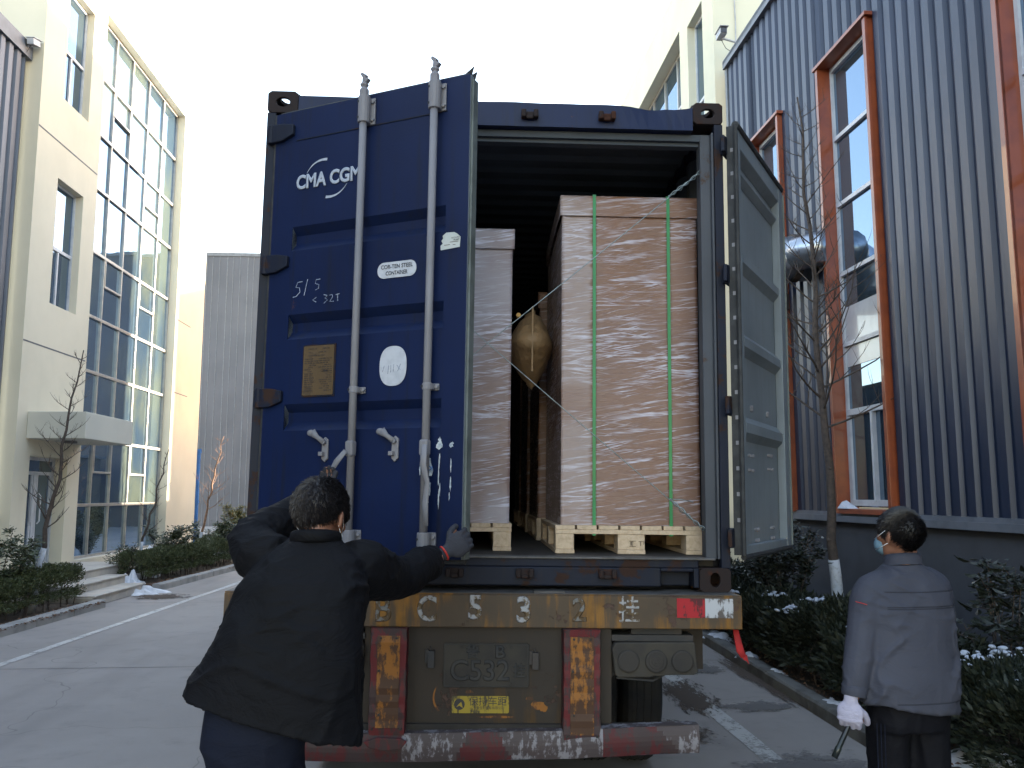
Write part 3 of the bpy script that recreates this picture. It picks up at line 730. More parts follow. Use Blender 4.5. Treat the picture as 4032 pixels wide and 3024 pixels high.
tree('bare_tree', (-4.6, 24.5, .05), (-4.35, 24.6, 3.3), .03, .8, (M['barkl'], M['lime']), 'pale bare sapling partly hidden behind the container edge', 16, .35, .9, 41, .9)

def hedge(name, poly, z0, z1, mat, label, n, leafs=.022, seed=1, spiky=0., bumpy=.05, lw=.4):
    """poly = centre path [(x,y)], with half width; leaf tufts over the whole volume, denser at the surface, plus twigs"""
    rnd = random.Random(seed); (xa, ya), (xb, yb), hw = poly
    root = empty(name, T((xa + xb) / 2, (ya + yb) / 2, z0), label, 'hedge')
    d = Vector((xb - xa, yb - ya, 0)); L = d.length; d.normalize(); s_ = Vector((d.y, -d.x, 0)); c0 = Vector(((xa + xb) / 2, (ya + yb) / 2, z0))
    b = MB()
    for _ in range(n):
        t = rnd.uniform(-L / 2, L / 2); q = rnd.uniform(-.35, math.pi + .35)
        top = (z1 - z0) * (1 + bumpy * 4 * noise.noise(Vector((t * 1.3 + seed, seed, 0))))
        wd = hw * (1 + bumpy * 3 * noise.noise(Vector((t * 1.7, seed * 3, 0))))
        k = rnd.random() ** .28
        # super-ellipse section
        cx_, sx_ = math.cos(q), math.sin(q)
        ex = abs(cx_) ** .5 * (1 if cx_ > 0 else -1) * wd; ez = (abs(sx_) ** .5 * (1 if sx_ > 0 else -.9)) * top * .5 + top * .5
        endk = 1 - .0 * t
        lump = 1 + bumpy * 2.5 * noise.noise(Vector((t * 5, q * 2.2, seed)))
        p = d * t + s_ * ex * k * lump + Vector((0, 0, max(.02, top * .45 + (ez - top * .45) * k * lump)))
        v = (s_ * ex + Vector((0, 0, ez - top * .3))).normalized() + Vector((rnd.uniform(-.8, .8), rnd.uniform(-.8, .8), rnd.uniform(-.3, .9)))
        v.normalize(); w = v.cross(Vector((rnd.uniform(-1, 1), rnd.uniform(-1, 1), rnd.uniform(-1, 1)))).normalized()
        l = leafs * rnd.uniform(.7, 1.8) * (1 + spiky * (rnd.random() ** 4) * 3)
        a = p; e = p + v * l * 1.7; m1 = p + v * l * .8 + w * l * lw; m2 = p + v * l * .8 - w * l * lw
        b.add([a, m1, e, m2], [(0, 1, 2, 3)])
    b.build('foliage', mat, root, recalc=False)
    b = MB()
    for _ in range(int(L * 16)):
        t = rnd.uniform(-L / 2, L / 2); o_ = rnd.uniform(-hw * .8, hw * .8); p = d * t + s_ * o_
        b.tube([p + Vector((0, 0, -.02)), p + Vector((rnd.uniform(-.05, .05), rnd.uniform(-.05, .05), (z1 - z0) * .5)), p + Vector((rnd.uniform(-.12, .12), rnd.uniform(-.12, .12), (z1 - z0) * .85))], [.009, .006, .003], 4, cap=False)
    b.build('stems', M['bark'], root, recalc=False)
    return root
hedge('hedge', ((-6.35, 6.5), (-6.00, 13.95), .36), .07, .68, M['boxwood'], 'low trimmed dark green hedge nearest on the left, before the entrance steps', 110000, .0135, 3, bumpy=.07)
hedge('hedge', ((-5.98, 16.75), (-5.55, 22.6), .33), .07, .66, M['boxwood'], 'low trimmed hedge beyond the entrance steps along the left kerb', 90000, .015, 4, bumpy=.06)
hedge('hedge', ((3.50, 2.2), (3.52, 13.5), .46), .05, .66, M['juniper'], 'long dark snow dusted hedge along the right kerb', 260000, .0115, 5, spiky=.8, bumpy=.11, lw=.26)

def shrub(name, c, r, mat, label, n, leafs, seed, stems=12, hollow=.5, droop=0, cat='shrub', flatness=.0):
    rnd = random.Random(seed); root = empty(name, T(*c), label, cat); b = MB(); st = MB()
    ends = []
    for k in range(stems):
        q = rnd.uniform(0, 6.28); rr = rnd.random() ** .5
        e = Vector((math.cos(q) * rr * r[0], math.sin(q) * rr * r[1], r[2] * 2 * rnd.uniform(.55, 1.0)))
        m = e * .5 + Vector((rnd.uniform(-.05, .05), rnd.uniform(-.05, .05), 0)); st.tube([(e.x * .12, e.y * .12, 0), m, e], [.011, .007, .003], 5, cap=False); ends.append((Vector((e.x * .12, e.y * .12, 0)), m, e))
        for j in range(3):
            f = rnd.uniform(.35, .9); p = m.lerp(e, f); w = p + Vector((rnd.uniform(-.16, .16), rnd.uniform(-.16, .16), rnd.uniform(.03, .18)))
            st.tube([p, w], [.004, .002], 4, cap=False); ends.append((p, p.lerp(w, .5), w))
    st.build('stems', M['bark'], root, recalc=False)
    for _ in range(n):
        s0, s1, s2 = rnd.choice(ends); f = rnd.uniform(.1, 1) ** .6
        p = (s0.lerp(s1, f * 2) if f < .5 else s1.lerp(s2, f * 2 - 1)) + Vector((rnd.gauss(0, .035), rnd.gauss(0, .035), rnd.gauss(0, .03)))
        q = rnd.uniform(0, 6.28); v = Vector((math.cos(q), math.sin(q), rnd.uniform(-.5, .7) - droop)).normalized()
        w = v.cross(Vector((0, 0, 1))); w = (w + Vector((0, 0, rnd.uniform(-.7, .7)))).normalized(); l = leafs * rnd.uniform(.6, 1.4); nn = v.cross(w) * l * .12
        b.add([p, p + v * l * .4 + w * l * .24 + nn, p + v * l * .8 + w * l * .16 + nn, p + v * l * 1.1, p + v * l * .8 - w * l * .16 + nn, p + v * l * .4 - w * l * .24 + nn, p + v * l * .6], [(0, 1, 6, 5), (1, 2, 6), (2, 3, 6), (3, 4, 6), (4, 5, 6)])
    b.build('foliage', mat, root, recalc=False); return root
shrub('shrub', (-6.35, 12.6, .07), (.55, .5, .60), M['shrub'], 'glossy dark leafed shrub behind the nearest left hedge at the picture edge', 2600, .06, 1, 18)
shrub('shrub', (-6.2, 17.0, .07), (.38, .3, .36), M['shrub'], 'small sparse shrub beside the entrance steps and snow', 420, .06, 2, 9)
shrub('shrub', (-6.05, 18.9, .07), (.45, .4, .5), M['shrub'], 'mid green shrub rising behind the far left hedge by the glass wall', 1700, .065, 3, 14)
shrub('shrub', (-5.95, 21.8, .07), (.65, .5, .52), M['shrub'], 'wide green shrub at the end of the hedge next to the sunlit sapling', 2600, .07, 4, 18)
shrub('shrub', (-5.5, 23.4, .07), (.65, .6, .72), M['shruby'], 'rounded yellowish shrub standing farthest along the left kerb', 5200, .06, 5, 26)
shrub('shrub', (3.72, 9.7, .07), (.52, .5, .66), M['shrubdark'], 'dark leafy shrub below the open right container door', 3400, .06, 6, 22)
shrub('shrub', (3.3, 11.2, .07), (.35, .5, .5), M['shrubdark'], 'dark shrub seen through the gap beside the container post', 1400, .06, 8, 14)
shrub('shrub', (4.02, 6.2, .07), (.38, .3, .62), M['shrubdark'], 'upright broad leafed shrub against the dark plinth right of the standing man', 520, .085, 7, 9)
shrub('shrub', (4.55, 6.5, .07), (.3, .3, .4), M['shrubdark'], 'low broad leafed shrub by the dark plinth at the right picture edge', 260, .08, 9, 7)

# snow
def snowpatch(b, cx, cy, z, rx, ry, h, seed):
    n, m = 26, 7; base = len(b.v); rr = random.Random(seed)
    b.v.append((cx, cy, z + h))
    for j in range(1, m + 1):
        for k in range(n):
            q = 2 * math.pi * k / n; e = 1 + .9 * noise.noise(Vector((math.cos(q) * 1.5 + seed, math.sin(q) * 1.5, 0))) + .6 * noise.noise(Vector((math.cos(q) * 4 + seed, math.sin(q) * 4, 3)))
            f = j / m; x, y = cx + rx * e * f * math.cos(q), cy + ry * e * f * math.sin(q)
            b.v.append((x, y, z + h * (1 - f ** 2.5) * (.7 + .8 * noise.noise(Vector((x * 9, y * 9, seed)))) - (.01 if j == m else 0)))
    for k in range(n): b.f.append((base, base + 1 + k, base + 1 + (k + 1) % n)); b.m.append(0)
    for j in range(m - 1):
        for k in range(n):
            a = base + 1 + j * n + k; c = base + 1 + j * n + (k + 1) % n; b.f.append((a, a + n, c + n, c)); b.m.append(0)
rs = random.Random(3)
b = MB()
for (x, y, z, rx, ry, h) in [(3.42, 9.3, .70, .14, .16, .03), (3.2, 8.2, .69, .14, .2, .03), (3.8, 8.75, .72, .13, .12, .05), (3.62, 8.6, .71, .1, .09, .03), (3.5, 5.7, .70, .12, .12, .03), (3.75, 5.9, .71, .13, .15, .03), (3.72, 5.2, .69, .12, .12, .03), (3.3, 6.9, .69, .14, .16, .03), (3.1, 9.8, .68, .1, .15, .04), (3.6, 4.9, .68, .12, .12, .02)]:
    for _ in range(17):
        k = rs.random() ** .6; q = rs.uniform(0, 6.28); r = rs.uniform(.010, .030)
        b.ell((x + rx * k * math.cos(q), y + ry * k * math.sin(q), z - .035 + rs.uniform(-.035, .02)), (r * rs.uniform(.8, 1.6), r * rs.uniform(.8, 1.6), r * .55), Matrix.Rotation(rs.uniform(-.4, .4), 3, 'Y'), 7, 5)
for _ in range(70):
    x, y, z = rs.uniform(3.1, 3.9), rs.choice([rs.uniform(7.0, 10.2), rs.uniform(4.4, 6.5)]), rs.uniform(.58, .68)
    for _ in range(3): b.ell((x + rs.uniform(-.02, .02), y + rs.uniform(-.02, .02), z), (rs.uniform(.005, .016), rs.uniform(.005, .016), .006), None, 6, 4)
tag(b.build('snow', M['snow'], smooth=True), kind='stuff')
b = MB()
for (x, y, z, rx, ry, h) in [(-5.72, 16.15, .0, .52, .22, .16), (-5.62, 15.85, .0, .38, .17, .10), (-5.95, 16.7, .06, .25, .25, .28), (-6.2, 18.3, .07, .2, .3, .3), (-5.9, 21.4, .3, .4, .3, .42), (-6.6, 19.8, .2, .3, .4, .4)]: snowpatch(b, x, y, z, rx, ry, h, rs.random() * 50)
for (x, y, z, rx, ry, h) in [(3.08, 10.1, .08, .14, .35, .07), (3.02, 8.9, .08, .09, .15, .06), (3.0, 8.1, .08, .08, .12, .04), (2.99, 6.9, .09, .07, .12, .05), (2.98, 6.35, .09, .07, .12, .06), (3.3, 5.45, .06, .28, .14, .10), (2.96, 5.9, .09, .05, .10, .04), (-5.66, 12.0, .08, .06, .15, .03)]: snowpatch(b, x, y, z, rx, ry, h, rs.random() * 50)
tag(b.build('snow', M['snowdirty'], smooth=True), kind='stuff')

# ------------------------------------------------------------------ the container
CM = T(.17761, 4.40632, 1.25189) @ Matrix(((1, 0, 0), (0, 1, 0), (0, 0, 1))).to_4x4() @ Matrix.Rotation(-.0308214, 4, 'Z') @ Matrix.Rotation(.0013033, 4, 'X') @ Matrix.Rotation(.0129220, 4, 'Y')
SC = empty('shipping_container', CM, 'open blue shipping container on the trailer, both rear doors swung outwards', 'container')
CL = 12.1
def holed(b, c, u, v, w, du, dv, ru, rv, th, n=24):
    """rectangular plate centre c, in-plane unit axes u,v, thickness direction w, half sizes du,dv with an elliptical hole"""
    c, u, v, w = map(Vector, (c, u, v, w)); o = []; i_ = []
    for k in range(n):
        q = 2 * math.pi * (k + .5) / n; cq, sq = math.cos(q), math.sin(q)
        m = max(abs(cq), abs(sq)); o.append((cq / m * du, sq / m * dv)); i_.append((cq * ru, sq * rv))
    vs = []
    for off in (0, th):
        for lst in (o, i_):
            for (a, e) in lst: vs.append(c + u * a + v * e + w * off)
    fs = []
    for k in range(n):
        k2 = (k + 1) % n
        fs += [(k, k2, n + k2, n + k), (2 * n + k, 3 * n + k, 3 * n + k2, 2 * n + k2), (k, 2 * n + k, 2 * n + k2, k2), (n + k, n + k2, 3 * n + k2, 3 * n + k)]
    b.add(vs, fs)
for sx in (-1, 1):
    for top in (0, 1):
        b = MB(); z0, z1 = (2.470, 2.591) if top else (-.002, .117); xo, xi = sx * 1.221, sx * 1.058; zc = (z0 + z1) / 2; xc = (xo + xi) / 2
        rear = (.036, .026) if top else (.026, .036)
        holed(b, (xc, -.002, zc), (1, 0, 0), (0, 0, 1), (0, 1, 0), .0805, .0605, rear[0], rear[1], .026)
        holed(b, (xo, .089, zc), (0, 1, 0), (0, 0, 1), (-sx, 0, 0), .062, .058, .036, .026, .022)
        holed(b, (xc, .089, z1 - .001 if top else z0 + .001), (1, 0, 0), (0, 1, 0), (0, 0, -1 if top else 1), .077, .062, .030, .055, .024)
        b.box(xi, xi + sx * .015, .026, .15, z0 + .002, z1 - .002); b.box(xi + sx * .015, xo - sx * .002, .15, .172, z0 + .002, z1 - .002)
        zz = (z0, z0 + .014) if top else (z1 - .014, z1); b.box(xi + sx * .004, xo - sx * .023, .025, .152, *zz)
        b.build('corner_casting', M['rust'], SC, bevel=.004)
    b = MB()
    b.box(sx * 1.219, sx * 1.172, .0, .05, .117, 2.470); b.box(sx * 1.217, sx * 1.197, .05, .15, .117, 2.470); b.box(sx * 1.195, sx * 1.140, .13, .152, .117, 2.470)
    b.build('corner_post', M['blue_dirty'], SC, bevel=.004)
    b = MB(); b.box(sx * 1.171, sx * 1.158, .012, .045, .16, 2.43); b.box(sx * 1.195, sx * 1.106, .046, .06, .16, 2.43); b.box(sx * 1.118, sx * 1.106, .06, .13, .16, 2.43)
    b.build('inner_post', M['innerpost'], SC, bevel=.004)
    # corrugated side wall
    b = MB(); y = .152; base = []
    while y < CL - .05:
        for t, d in ((0, 0), (.07, 0), (.138, 1), (.21, 1), (.278, 0)): base.append((min(y + t, CL), d))
        y += .278
    for i in range(len(base) - 1):
        (ya, da), (yb, db) = base[i], base[i + 1]; xa = sx * (1.212 - .034 * da); xb = sx * (1.212 - .034 * db)
        b.add([(xa, ya, .12), (xb, yb, .12), (xb, yb, 2.5), (xa, ya, 2.5)], [(0, 1, 2, 3)])
    sw = b.build('side_wall', [M['blue']], SC, recalc=False)
    b = MB()
    for i in range(len(base) - 1):
        (ya, da), (yb, db) = base[i], base[i + 1]; xa = sx * (1.208 - .034 * da); xb = sx * (1.208 - .034 * db)
        b.add([(xa, ya, .17), (xb, yb, .17), (xb, yb, 2.48), (xa, ya, 2.48)], [(0, 1, 2, 3)])
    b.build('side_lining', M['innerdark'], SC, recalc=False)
    b = MB(); b.box(sx * 1.217, sx * 1.155, .175, CL, 2.482, 2.545); b.build('top_rail', M['blue_dirty'], SC)
    b = MB(); b.box(sx * 1.217, sx * 1.165, .175, CL, .0, .155); b.build('bottom_rail', M['blue_dirty'], SC)
# roof with transverse waves
b = MB(); y = .06; pr = []
while y < CL:
    for t, d in ((0, 0), (.06, 0), (.10, 1), (.17, 1), (.209, 0)): pr.append((min(y + t, CL), d))
    y += .209
for i in range(len(pr) - 1):
    (ya, da), (yb, db) = pr[i], pr[i + 1]; za, zb = 2.515 + .022 * da, 2.515 + .022 * db
    b.add([(-1.2, ya, za), (1.2, ya, za), (1.2, yb, zb), (-1.2, yb, zb)], [(0, 1, 2, 3)])
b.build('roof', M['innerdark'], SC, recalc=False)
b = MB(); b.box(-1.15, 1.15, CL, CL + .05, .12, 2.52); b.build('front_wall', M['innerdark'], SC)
b = MB(); b.box(-1.16, 1.16, .12, CL, .11, .162); b.build('floor', M['floorply'], SC)
# header with a dented top edge
b = MB(); n = 44; vs = []
for i in range(n + 1):
    x = -1.057 + 2.114 * i / n
    dz = -.018 * math.exp(-((x - .84) / .09) ** 2) - .012 * math.exp(-((x - .98) / .05) ** 2) + .003 * noise.noise(Vector((x * 6, 0, 0)))
    zt = 2.568 + dz - .006 * (x + 1) / 2; zb = 2.432 + .002 * noise.noise(Vector((x * 12, 3, 0))); yo = .012 * math.exp(-((x - .86) / .12) ** 2)
    vs += [(x, .0 + yo, zt), (x, -.0, zb), (x, .10, zb), (x, .10, zt - .01), (x, .03 + yo, zt + .004)]
fs = []
for i in range(n):
    for k in range(5): fs.append((i * 5 + k, i * 5 + (k + 1) % 5, (i + 1) * 5 + (k + 1) % 5, (i + 1) * 5 + k))
b.add(vs, fs); b.build('door_header', M['blue'], SC)
b = MB(); b.box(-1.158, 1.158, .05, .075, 2.392, 2.431); b.box(-1.12, 1.12, .075, .13, 2.372, 2.40); b.build('header_lip', M['innerdark'], SC, bevel=.003)
# sill with fork-like openings
b = MB()
b.box(-1.057, 1.057, .003, .12, .115, .163); b.box(-.862, .862, .0, .12, .022, .1149)
for sx in (-1, 1): b.box(sx * 1.057, sx * 1.03, .0, .12, .018, .1149); b.box(sx * .862, sx * 1.03, .09, .12, .02, .1149); b.box(sx * .862, sx * 1.03, .0, .12, .097, .1149)
b.build('door_sill', M['blue_dirty'], SC, bevel=.006)
b = MB(); b.box(-1.14, 1.14, -.012, .10, .156, .1665); b.build('sill_lip', M['greymetal'], SC, bevel=.003)
for x in (-.59, -.175, .175, .59):
    for z, s_ in ((2.49, 1), (.085, -1)):
        b = MB(); b.box(x - .045, x + .045, -.012, .001, z - .022, z + .022)
        b.box(x - .045, x - .02, -.045, -.012, z - .022, z + .022); b.box(x + .02, x + .045, -.045, -.012, z - .022, z + .022); b.box(x - .02, x + .02, -.03, -.012, z - .026, z - .006)
        b.build('cam_keeper', M['rust'], SC, bevel=.006)

def make_door(mir):
    """door leaf in local axes: x along the leaf (negative if mir), -y outside, +y inside, z up"""
    s = -1 if mir else 1
    hinge = (1.235, -.02, 0) if mir else (-1.16, -.02, 0)
    ang = R(239.0) if mir else R(-26.75)
    Wd, Z0, Z1 = 1.15, .185, 2.445
    Mx = T(*hinge) @ Matrix.Rotation(ang, 4, 'Z')
    tro = [(.772, .905), (1.232, 1.360), (1.691, 1.818)]
    def leaf(off, a0, a1, ins):
        b = MB(); z = Z0
        cuts = [Z0]
        A, B = .135 + ins, 1.032 - ins
        def q(x0, x1, z0, z1, y0, y1): b.add([(s * x0, y0 + off, z0), (s * x1, y0 + off, z0), (s * x1, y1 + off, z1), (s * x0, y1 + off, z1)], [(0, 1, 2, 3)])
        for (t0, t1) in tro:
            q(a0, a1, z, t0, 0, 0)
            q(a0, A, t0, t1, 0, 0); q(B, a1, t0, t1, 0, 0)
            zi0, zi1 = t0 + .042, t1 - .04; D = .036
            q(A, B, t0, zi0, 0, D); q(A, B, zi0, zi1, D, D); q(A, B, zi1, t1, D, 0)
            for X in (A, B): b.add([(s * X, off, t0), (s * X, off + D, zi0), (s * X, off + D, zi1), (s * X, off, t1)], [(0, 1, 2, 3)])
            z = t1
        q(a0, a1, z, Z1, 0, 0)
        return b
    d = leaf(0, .0, Wd, 0).build('door', M['blue'], SC, M=Mx, recalc=False)
    leaf(.003, .05, Wd - .05, 0).build('inner_panel', M['inner'], d, recalc=False)
    b = MB()
    b.box(0, s * .075, .004, .052, Z0, Z1); b.box(s * (Wd - .12), s * Wd, .004, .052, Z0, Z1)
    b.box(s * .075, s * (Wd - .12), .004, .05, Z0, Z0 + .045)
    b.prism([(.004, Z1 - .14), (.05, Z1 - .10), (.05, Z1 - .001), (.004, Z1 - .001)], 0, s * .075, s * (Wd - .12)); b.prism([(.004, Z1 - .26), (.035, Z1 - .22), (.035, Z1 - .205), (.004, Z1 - .19)], 0, s * .075, s * (Wd - .12))
    b.build('frame', M['inner'], d, bevel=.004)
    b = MB()                                     # rubber gasket round the edge
    b.tube([(s * .0, .045, Z1 + .008), (s * (Wd - .02), .045, Z1 + .008)], .021, 8); b.box(s * -.012, 0, .0, .056, Z0, Z1); b.tube([(s * -.018, .05, Z0), (s * -.018, .05, Z1)], .013, 6)
    b.tube([(s * .0, .045, Z0 - .01), (s * Wd, .045, Z0 - .01)], .015, 8)
    b.add([(s * (Wd - .05), .03, Z1 + .02), (s * (Wd + .005), .03, Z1 + .055), (s * (Wd - .012), .04, Z1 + .018), (s * (Wd + .022), .03, Z1 + .022), (s * (Wd - .0), .04, Z1 - .03), (s * (Wd - .03), .05, Z1 - .01)], [(0, 1, 2, 5), (2, 3, 4, 5)])
    b.build('gasket', M['rubber'], d)
    b = MB(); b.box(s * Wd, s * (Wd + .012), .012, .06, Z0, Z1 - .02); b.build('edge_strip', M['gasketedge'], d, bevel=.003)
    b = MB(); b.box(s * .136, s * 1.03, -.004, .0, 2.28, 2.285)
    b.build('weld_seam', M['blue_dirty'], d)
    for z in (2.335, 1.632, .94, .27):
        b = MB(); b.prism([(s * -.03, z - .05), (s * -.03, z + .05), (s * .06, z + .045), (s * .125, z + .032), (s * .125, z - .022), (s * .05, z - .048)], 1, -.022, -.001); b.tube([(s * -.022, -.012, z - .05), (s * -.022, -.012, z + .05)], .018, 8)
        b.box(s * -.03 if not mir else .0, s * (-.05 if not mir else -.07), -.015, .005, z - .045, z + .045)
        b.build('hinge', M['blue_dirty'], d, bevel=.004)
    for a in (.579, .981):
        b = MB(); b.tube([(s * a, -.045, .22), (s * a, -.045, 2.44)], .0185, 12); r = b.build('lock_rod', M['rod'], d, smooth=True)
        b = MB(); b.tube([(s * a, -.045, 2.415), (s * a, -.045, 2.455), (s * a, -.045, 2.465), (s * a, -.045, 2.478), (s * a, -.045, 2.485), (s * a, -.045, 2.493)], [.023, .023, .014, .021, .021, .012], 10)
        b.prism([(s * (a - .008), 2.486), (s * (a + .018), 2.489), (s * (a + .03), 2.506), (s * (a + .010), 2.513), (s * (a + .014), 2.528), (s * (a - .012), 2.546), (s * (a - .020), 2.536), (s * (a - .006), 2.516)], 1, -.058, -.032)
        b.build('cam', M['rod'], d, bevel=.003)
        for (z0, z1, wq) in ((2.283, 2.42, .044), (.94, .972, .042), (.21, .30, .044)):
            b = MB(); b.tube([(s * a, -.042, z0), (s * a, -.042, z1)], .030 if z1 - z0 > .05 else .024, 14); b.box(s * (a - .03), s * (a + wq), -.012, -.001, z0, z1)
            b.box(s * (a - .026), s * (a + .024), -.045, -.002, z0 + .002, z1 - .002)
            for zz in ((z0 + .022, z1 - .022) if z1 - z0 > .05 else ((z0 + z1) / 2,)): b.tube([(s * (a + .034), -.002, zz), (s * (a + .034), -.024, zz)], .0105, 6)
            b.build('rod_bracket', M['rod'], d, bevel=.004)
            b = MB()
            for zz in ((z0 + .025, z1 - .03) if z1 - z0 > .05 else ((z0 + z1) / 2,)): b.tube([(s * (a - .018), -.069 if z1 - z0 > .05 else -.064, zz), (s * (a - .018), -.05, zz)], .006, 8)
            b.build('bolt_hole', M['black'], d)
        # handle pivot block
        b = MB(); b.box(s * (a - .022), s * (a + .022), -.07, -.03, .64, .715); b.build('handle_pivot', M['rod'], d, bevel=.01)
    for k, (a, pth) in enumerate(((.579, [(.575, .665), (.53, .61), (.487, .565), (.462, .52), (.465, .45)]), (.981, [(1.0, .69), (1.0, .60), (1.012, .52), (1.012, .43), (1.022, .33)]))):
        b = MB(); pts = [(s * x, -.085 - .012 * math.sin(i * 2.2), z) for i, (x, z) in enumerate(pth)]
        b.tube(pts, [(.013, .005), (.017, .005), (.012, .005), (.016, .005), (.011, .005)], 10, up=(1, 0, 0))
        b.build('handle', M['rod'], d, smooth=True)
    for a in (.40, .797):
        b = MB(); b.prism([(s * (a - .018 + (0 if k < 4 else 0)), z) for k, z in ((0, .632), (1, .722))] + [(s * (a + .0), .738), (s * (a + .018), .722), (s * (a + .018), .632), (s * a, .616)], 1, -.012, -.001)
        b.tube([(s * a, -.01, .712), (s * a, -.03, .712)], .012, 8); b.box(s * (a - .022), s * (a + .002), -.035, -.01, .645, .665)
        b.build('handle_keeper', M['rod'], d, bevel=.003)
        b = MB(); b.tube([(s * (a + .002), -.025, .712), (s * (a - .03), -.033, .735), (s * (a - .06), -.034, .758)], [.014, .011, .022], 8, sq=(1, .5), up=(0, 0, 1)); b.ell((s * (a - .068), -.034, .756), (.022, .010, .016)); b.build('handle_latch', M['rod'], d, smooth=True)
    return d, s, Mx
DLf, s_, _ = make_door(False)
DRt, s_, _ = make_door(True)
DRt['label'] = 'open right door showing its grey inside'
# markings on the left door
def dt(s, x, z, size, name, mat, off=-.003, **kw): return text(s, size, name, mat, DLf, T(x, off, z) @ FACE, **kw)
lb = text('CMA CGM', .100, 'lettering', M['logo'], DLf, T(.347, -.0035, 2.046) @ FACE, bold=.0048, w=.398)
def arc(name, p0, p1, bul, w0, w1, mat, parent, y=-.0035, n=18):
    b = MB(); p0, p1 = Vector(p0), Vector(p1); nrm = Vector((-(p1 - p0).y, (p1 - p0).x)).normalized(); vs = []
    for i in range(n + 1):
        t = i / n; p = p0.lerp(p1, t) + nrm * bul * 4 * t * (1 - t); w = (w0 + (w1 - w0) * t) / 2
        dd = ((p1 - p0) + nrm * bul * 4 * (1 - 2 * t)).normalized(); q = Vector((-dd.y, dd.x)) * w
        vs += [(p.x + q.x, y, p.y + q.y), (p.x - q.x, y, p.y - q.y)]
    b.add(vs, [(2 * i, 2 * i + 1, 2 * i + 3, 2 * i + 2) for i in range(n)]); return b.build(name, mat, parent)
arc('logo_arc', (.214, 2.094), (.338, 2.150), .022, .002, .014, M['logo'], DLf)
arc('logo_arc', (.466, 2.006), (.338, 1.951), .022, .002, .014, M['logo'], DLf)
def rounded(x0, x1, z0, z1, r, n=8):
    P = []
    for (cx_, cz, q0) in ((x1 - r, z1 - r, 0), (x0 + r, z1 - r, 90), (x0 + r, z0 + r, 180), (x1 - r, z0 + r, 270)):
        for k in range(n + 1): q = R(q0 + 90 * k / n); P.append((cx_ + r * math.cos(q), cz + r * math.sin(q)))
    return P
b = MB(); b.prism(rounded(.665, .882, 1.494, 1.572, .036), 1, -.004, -.001); b.build('sticker', M['white'], DLf)
dt('COR-TEN STEEL', .774, 1.548, .0275, 'lettering', M['black'], -.0055, bold=.0004, w=.178)
dt('CONTAINER', .774, 1.516, .0275, 'lettering', M['black'], -.0055, bold=.0004, w=.122)
b = MB(); b.prism([(.7685 + .0745 * (abs(math.cos(q)) ** .8) * (1 if math.cos(q) > 0 else -1), 1.067 + .095 * (abs(math.sin(q)) ** .8) * (1 if math.sin(q) > 0 else -1)) for q in [2 * math.pi * k / 40 for k in range(40)]], 1, -.004, -.001); b.build('oval_sticker', M['white'], DLf)
b = MB()
for (x0, z0, x1, z1) in [(.712, 1.04, .722, 1.07), (.742, 1.03, .745, 1.07), (.758, 1.035, .758, 1.07), (.772, 1.04, .774, 1.075), (.79, 1.07, .812, 1.045), (.812, 1.075, .796, 1.04)]: b.tube([(x0, -.005, z0), (x1, -.005, z1)], .0011, 4)
b.build('scratch', M['chalk'], DLf)
b = MB(); b.box(.240, .438, -.004, -.001, .936, 1.196); b.build('data_plate_backing', M['blue_dirty'], DLf)
b = MB(); b.prism(rounded(.247, .430, .944, 1.190, .006), 1, -.007, -.004); b.build('data_plate', M['plate'], DLf)
b = MB(); z = 1.175; k = 0; rp = random.Random(4)
while z > .96:
    x = .256 + (.02 if k < 3 else 0); xe = .42 - (.02 if k < 3 else 0)
    while x < xe - .01:
        w = rp.uniform(.008, .026)
        if rp.random() < .8 and not (.30 < x < .335 and k > 5): b.box(x, min(x + w, xe), -.0085, -.007, z - .0022, z + .0022)
        x += w + .006
    z -= .0105 if k > 2 else .017; k += 1
b.build('plate_print', M['plateink'], DLf)
dt('CIMC', .385, 1.062, .013, 'lettering', M['black'], -.0088, bold=.0004)
# chalk
def chalk(strokes, w=.0022):
    b = MB()
    for st in strokes: b.tube([(x, -.002, z) for x, z in st], w, 4, sq=(1, .4))
    return b.build('chalk_mark', M['chalk'], DLf)
chalk([[(.215, 1.525), (.185, 1.523), (.175, 1.497), (.198, 1.494), (.202, 1.472), (.180, 1.452), (.158, 1.448)], [(.247, 1.535), (.228, 1.452)],
       [(.325, 1.528), (.300, 1.527), (.295, 1.508), (.318, 1.500), (.316, 1.482), (.298, 1.474)],
       [(.305, 1.436), (.283, 1.424), (.305, 1.412)], [(.350, 1.446), (.372, 1.440), (.358, 1.428), (.374, 1.418), (.352, 1.402)], [(.385, 1.44), (.402, 1.442), (.404, 1.43), (.388, 1.408), (.412, 1.408)], [(.422, 1.440), (.446, 1.443)], [(.434, 1.441), (.436, 1.408)]])
# torn paper sticker top right
b = MB(); b.prism([(1.012, 1.600), (1.112, 1.606), (1.115, 1.655), (1.096, 1.672), (1.082, 1.680), (1.04, 1.682), (1.02, 1.668), (1.024, 1.655), (1.014, 1.645), (1.022, 1.63), (1.010, 1.622)], 1, -.0035, -.001); b.build('torn_sticker', M['paper'], DLf)
dt('BUDAPEST', 1.092, 1.653, .010, 'lettering', M['black'], -.005); dt('PLANT', 1.095, 1.642, .010, 'lettering', M['black'], -.005, bold=.0003)
b = MB()
for (z, x0, x1) in ((1.634, 1.06, 1.105), (1.622, 1.03, 1.06), (1.620, 1.075, 1.09)): b.box(x0, x1, -.0048, -.0035, z - .001, z + .001)
b.build('sticker_print', M['plateink'], DLf)
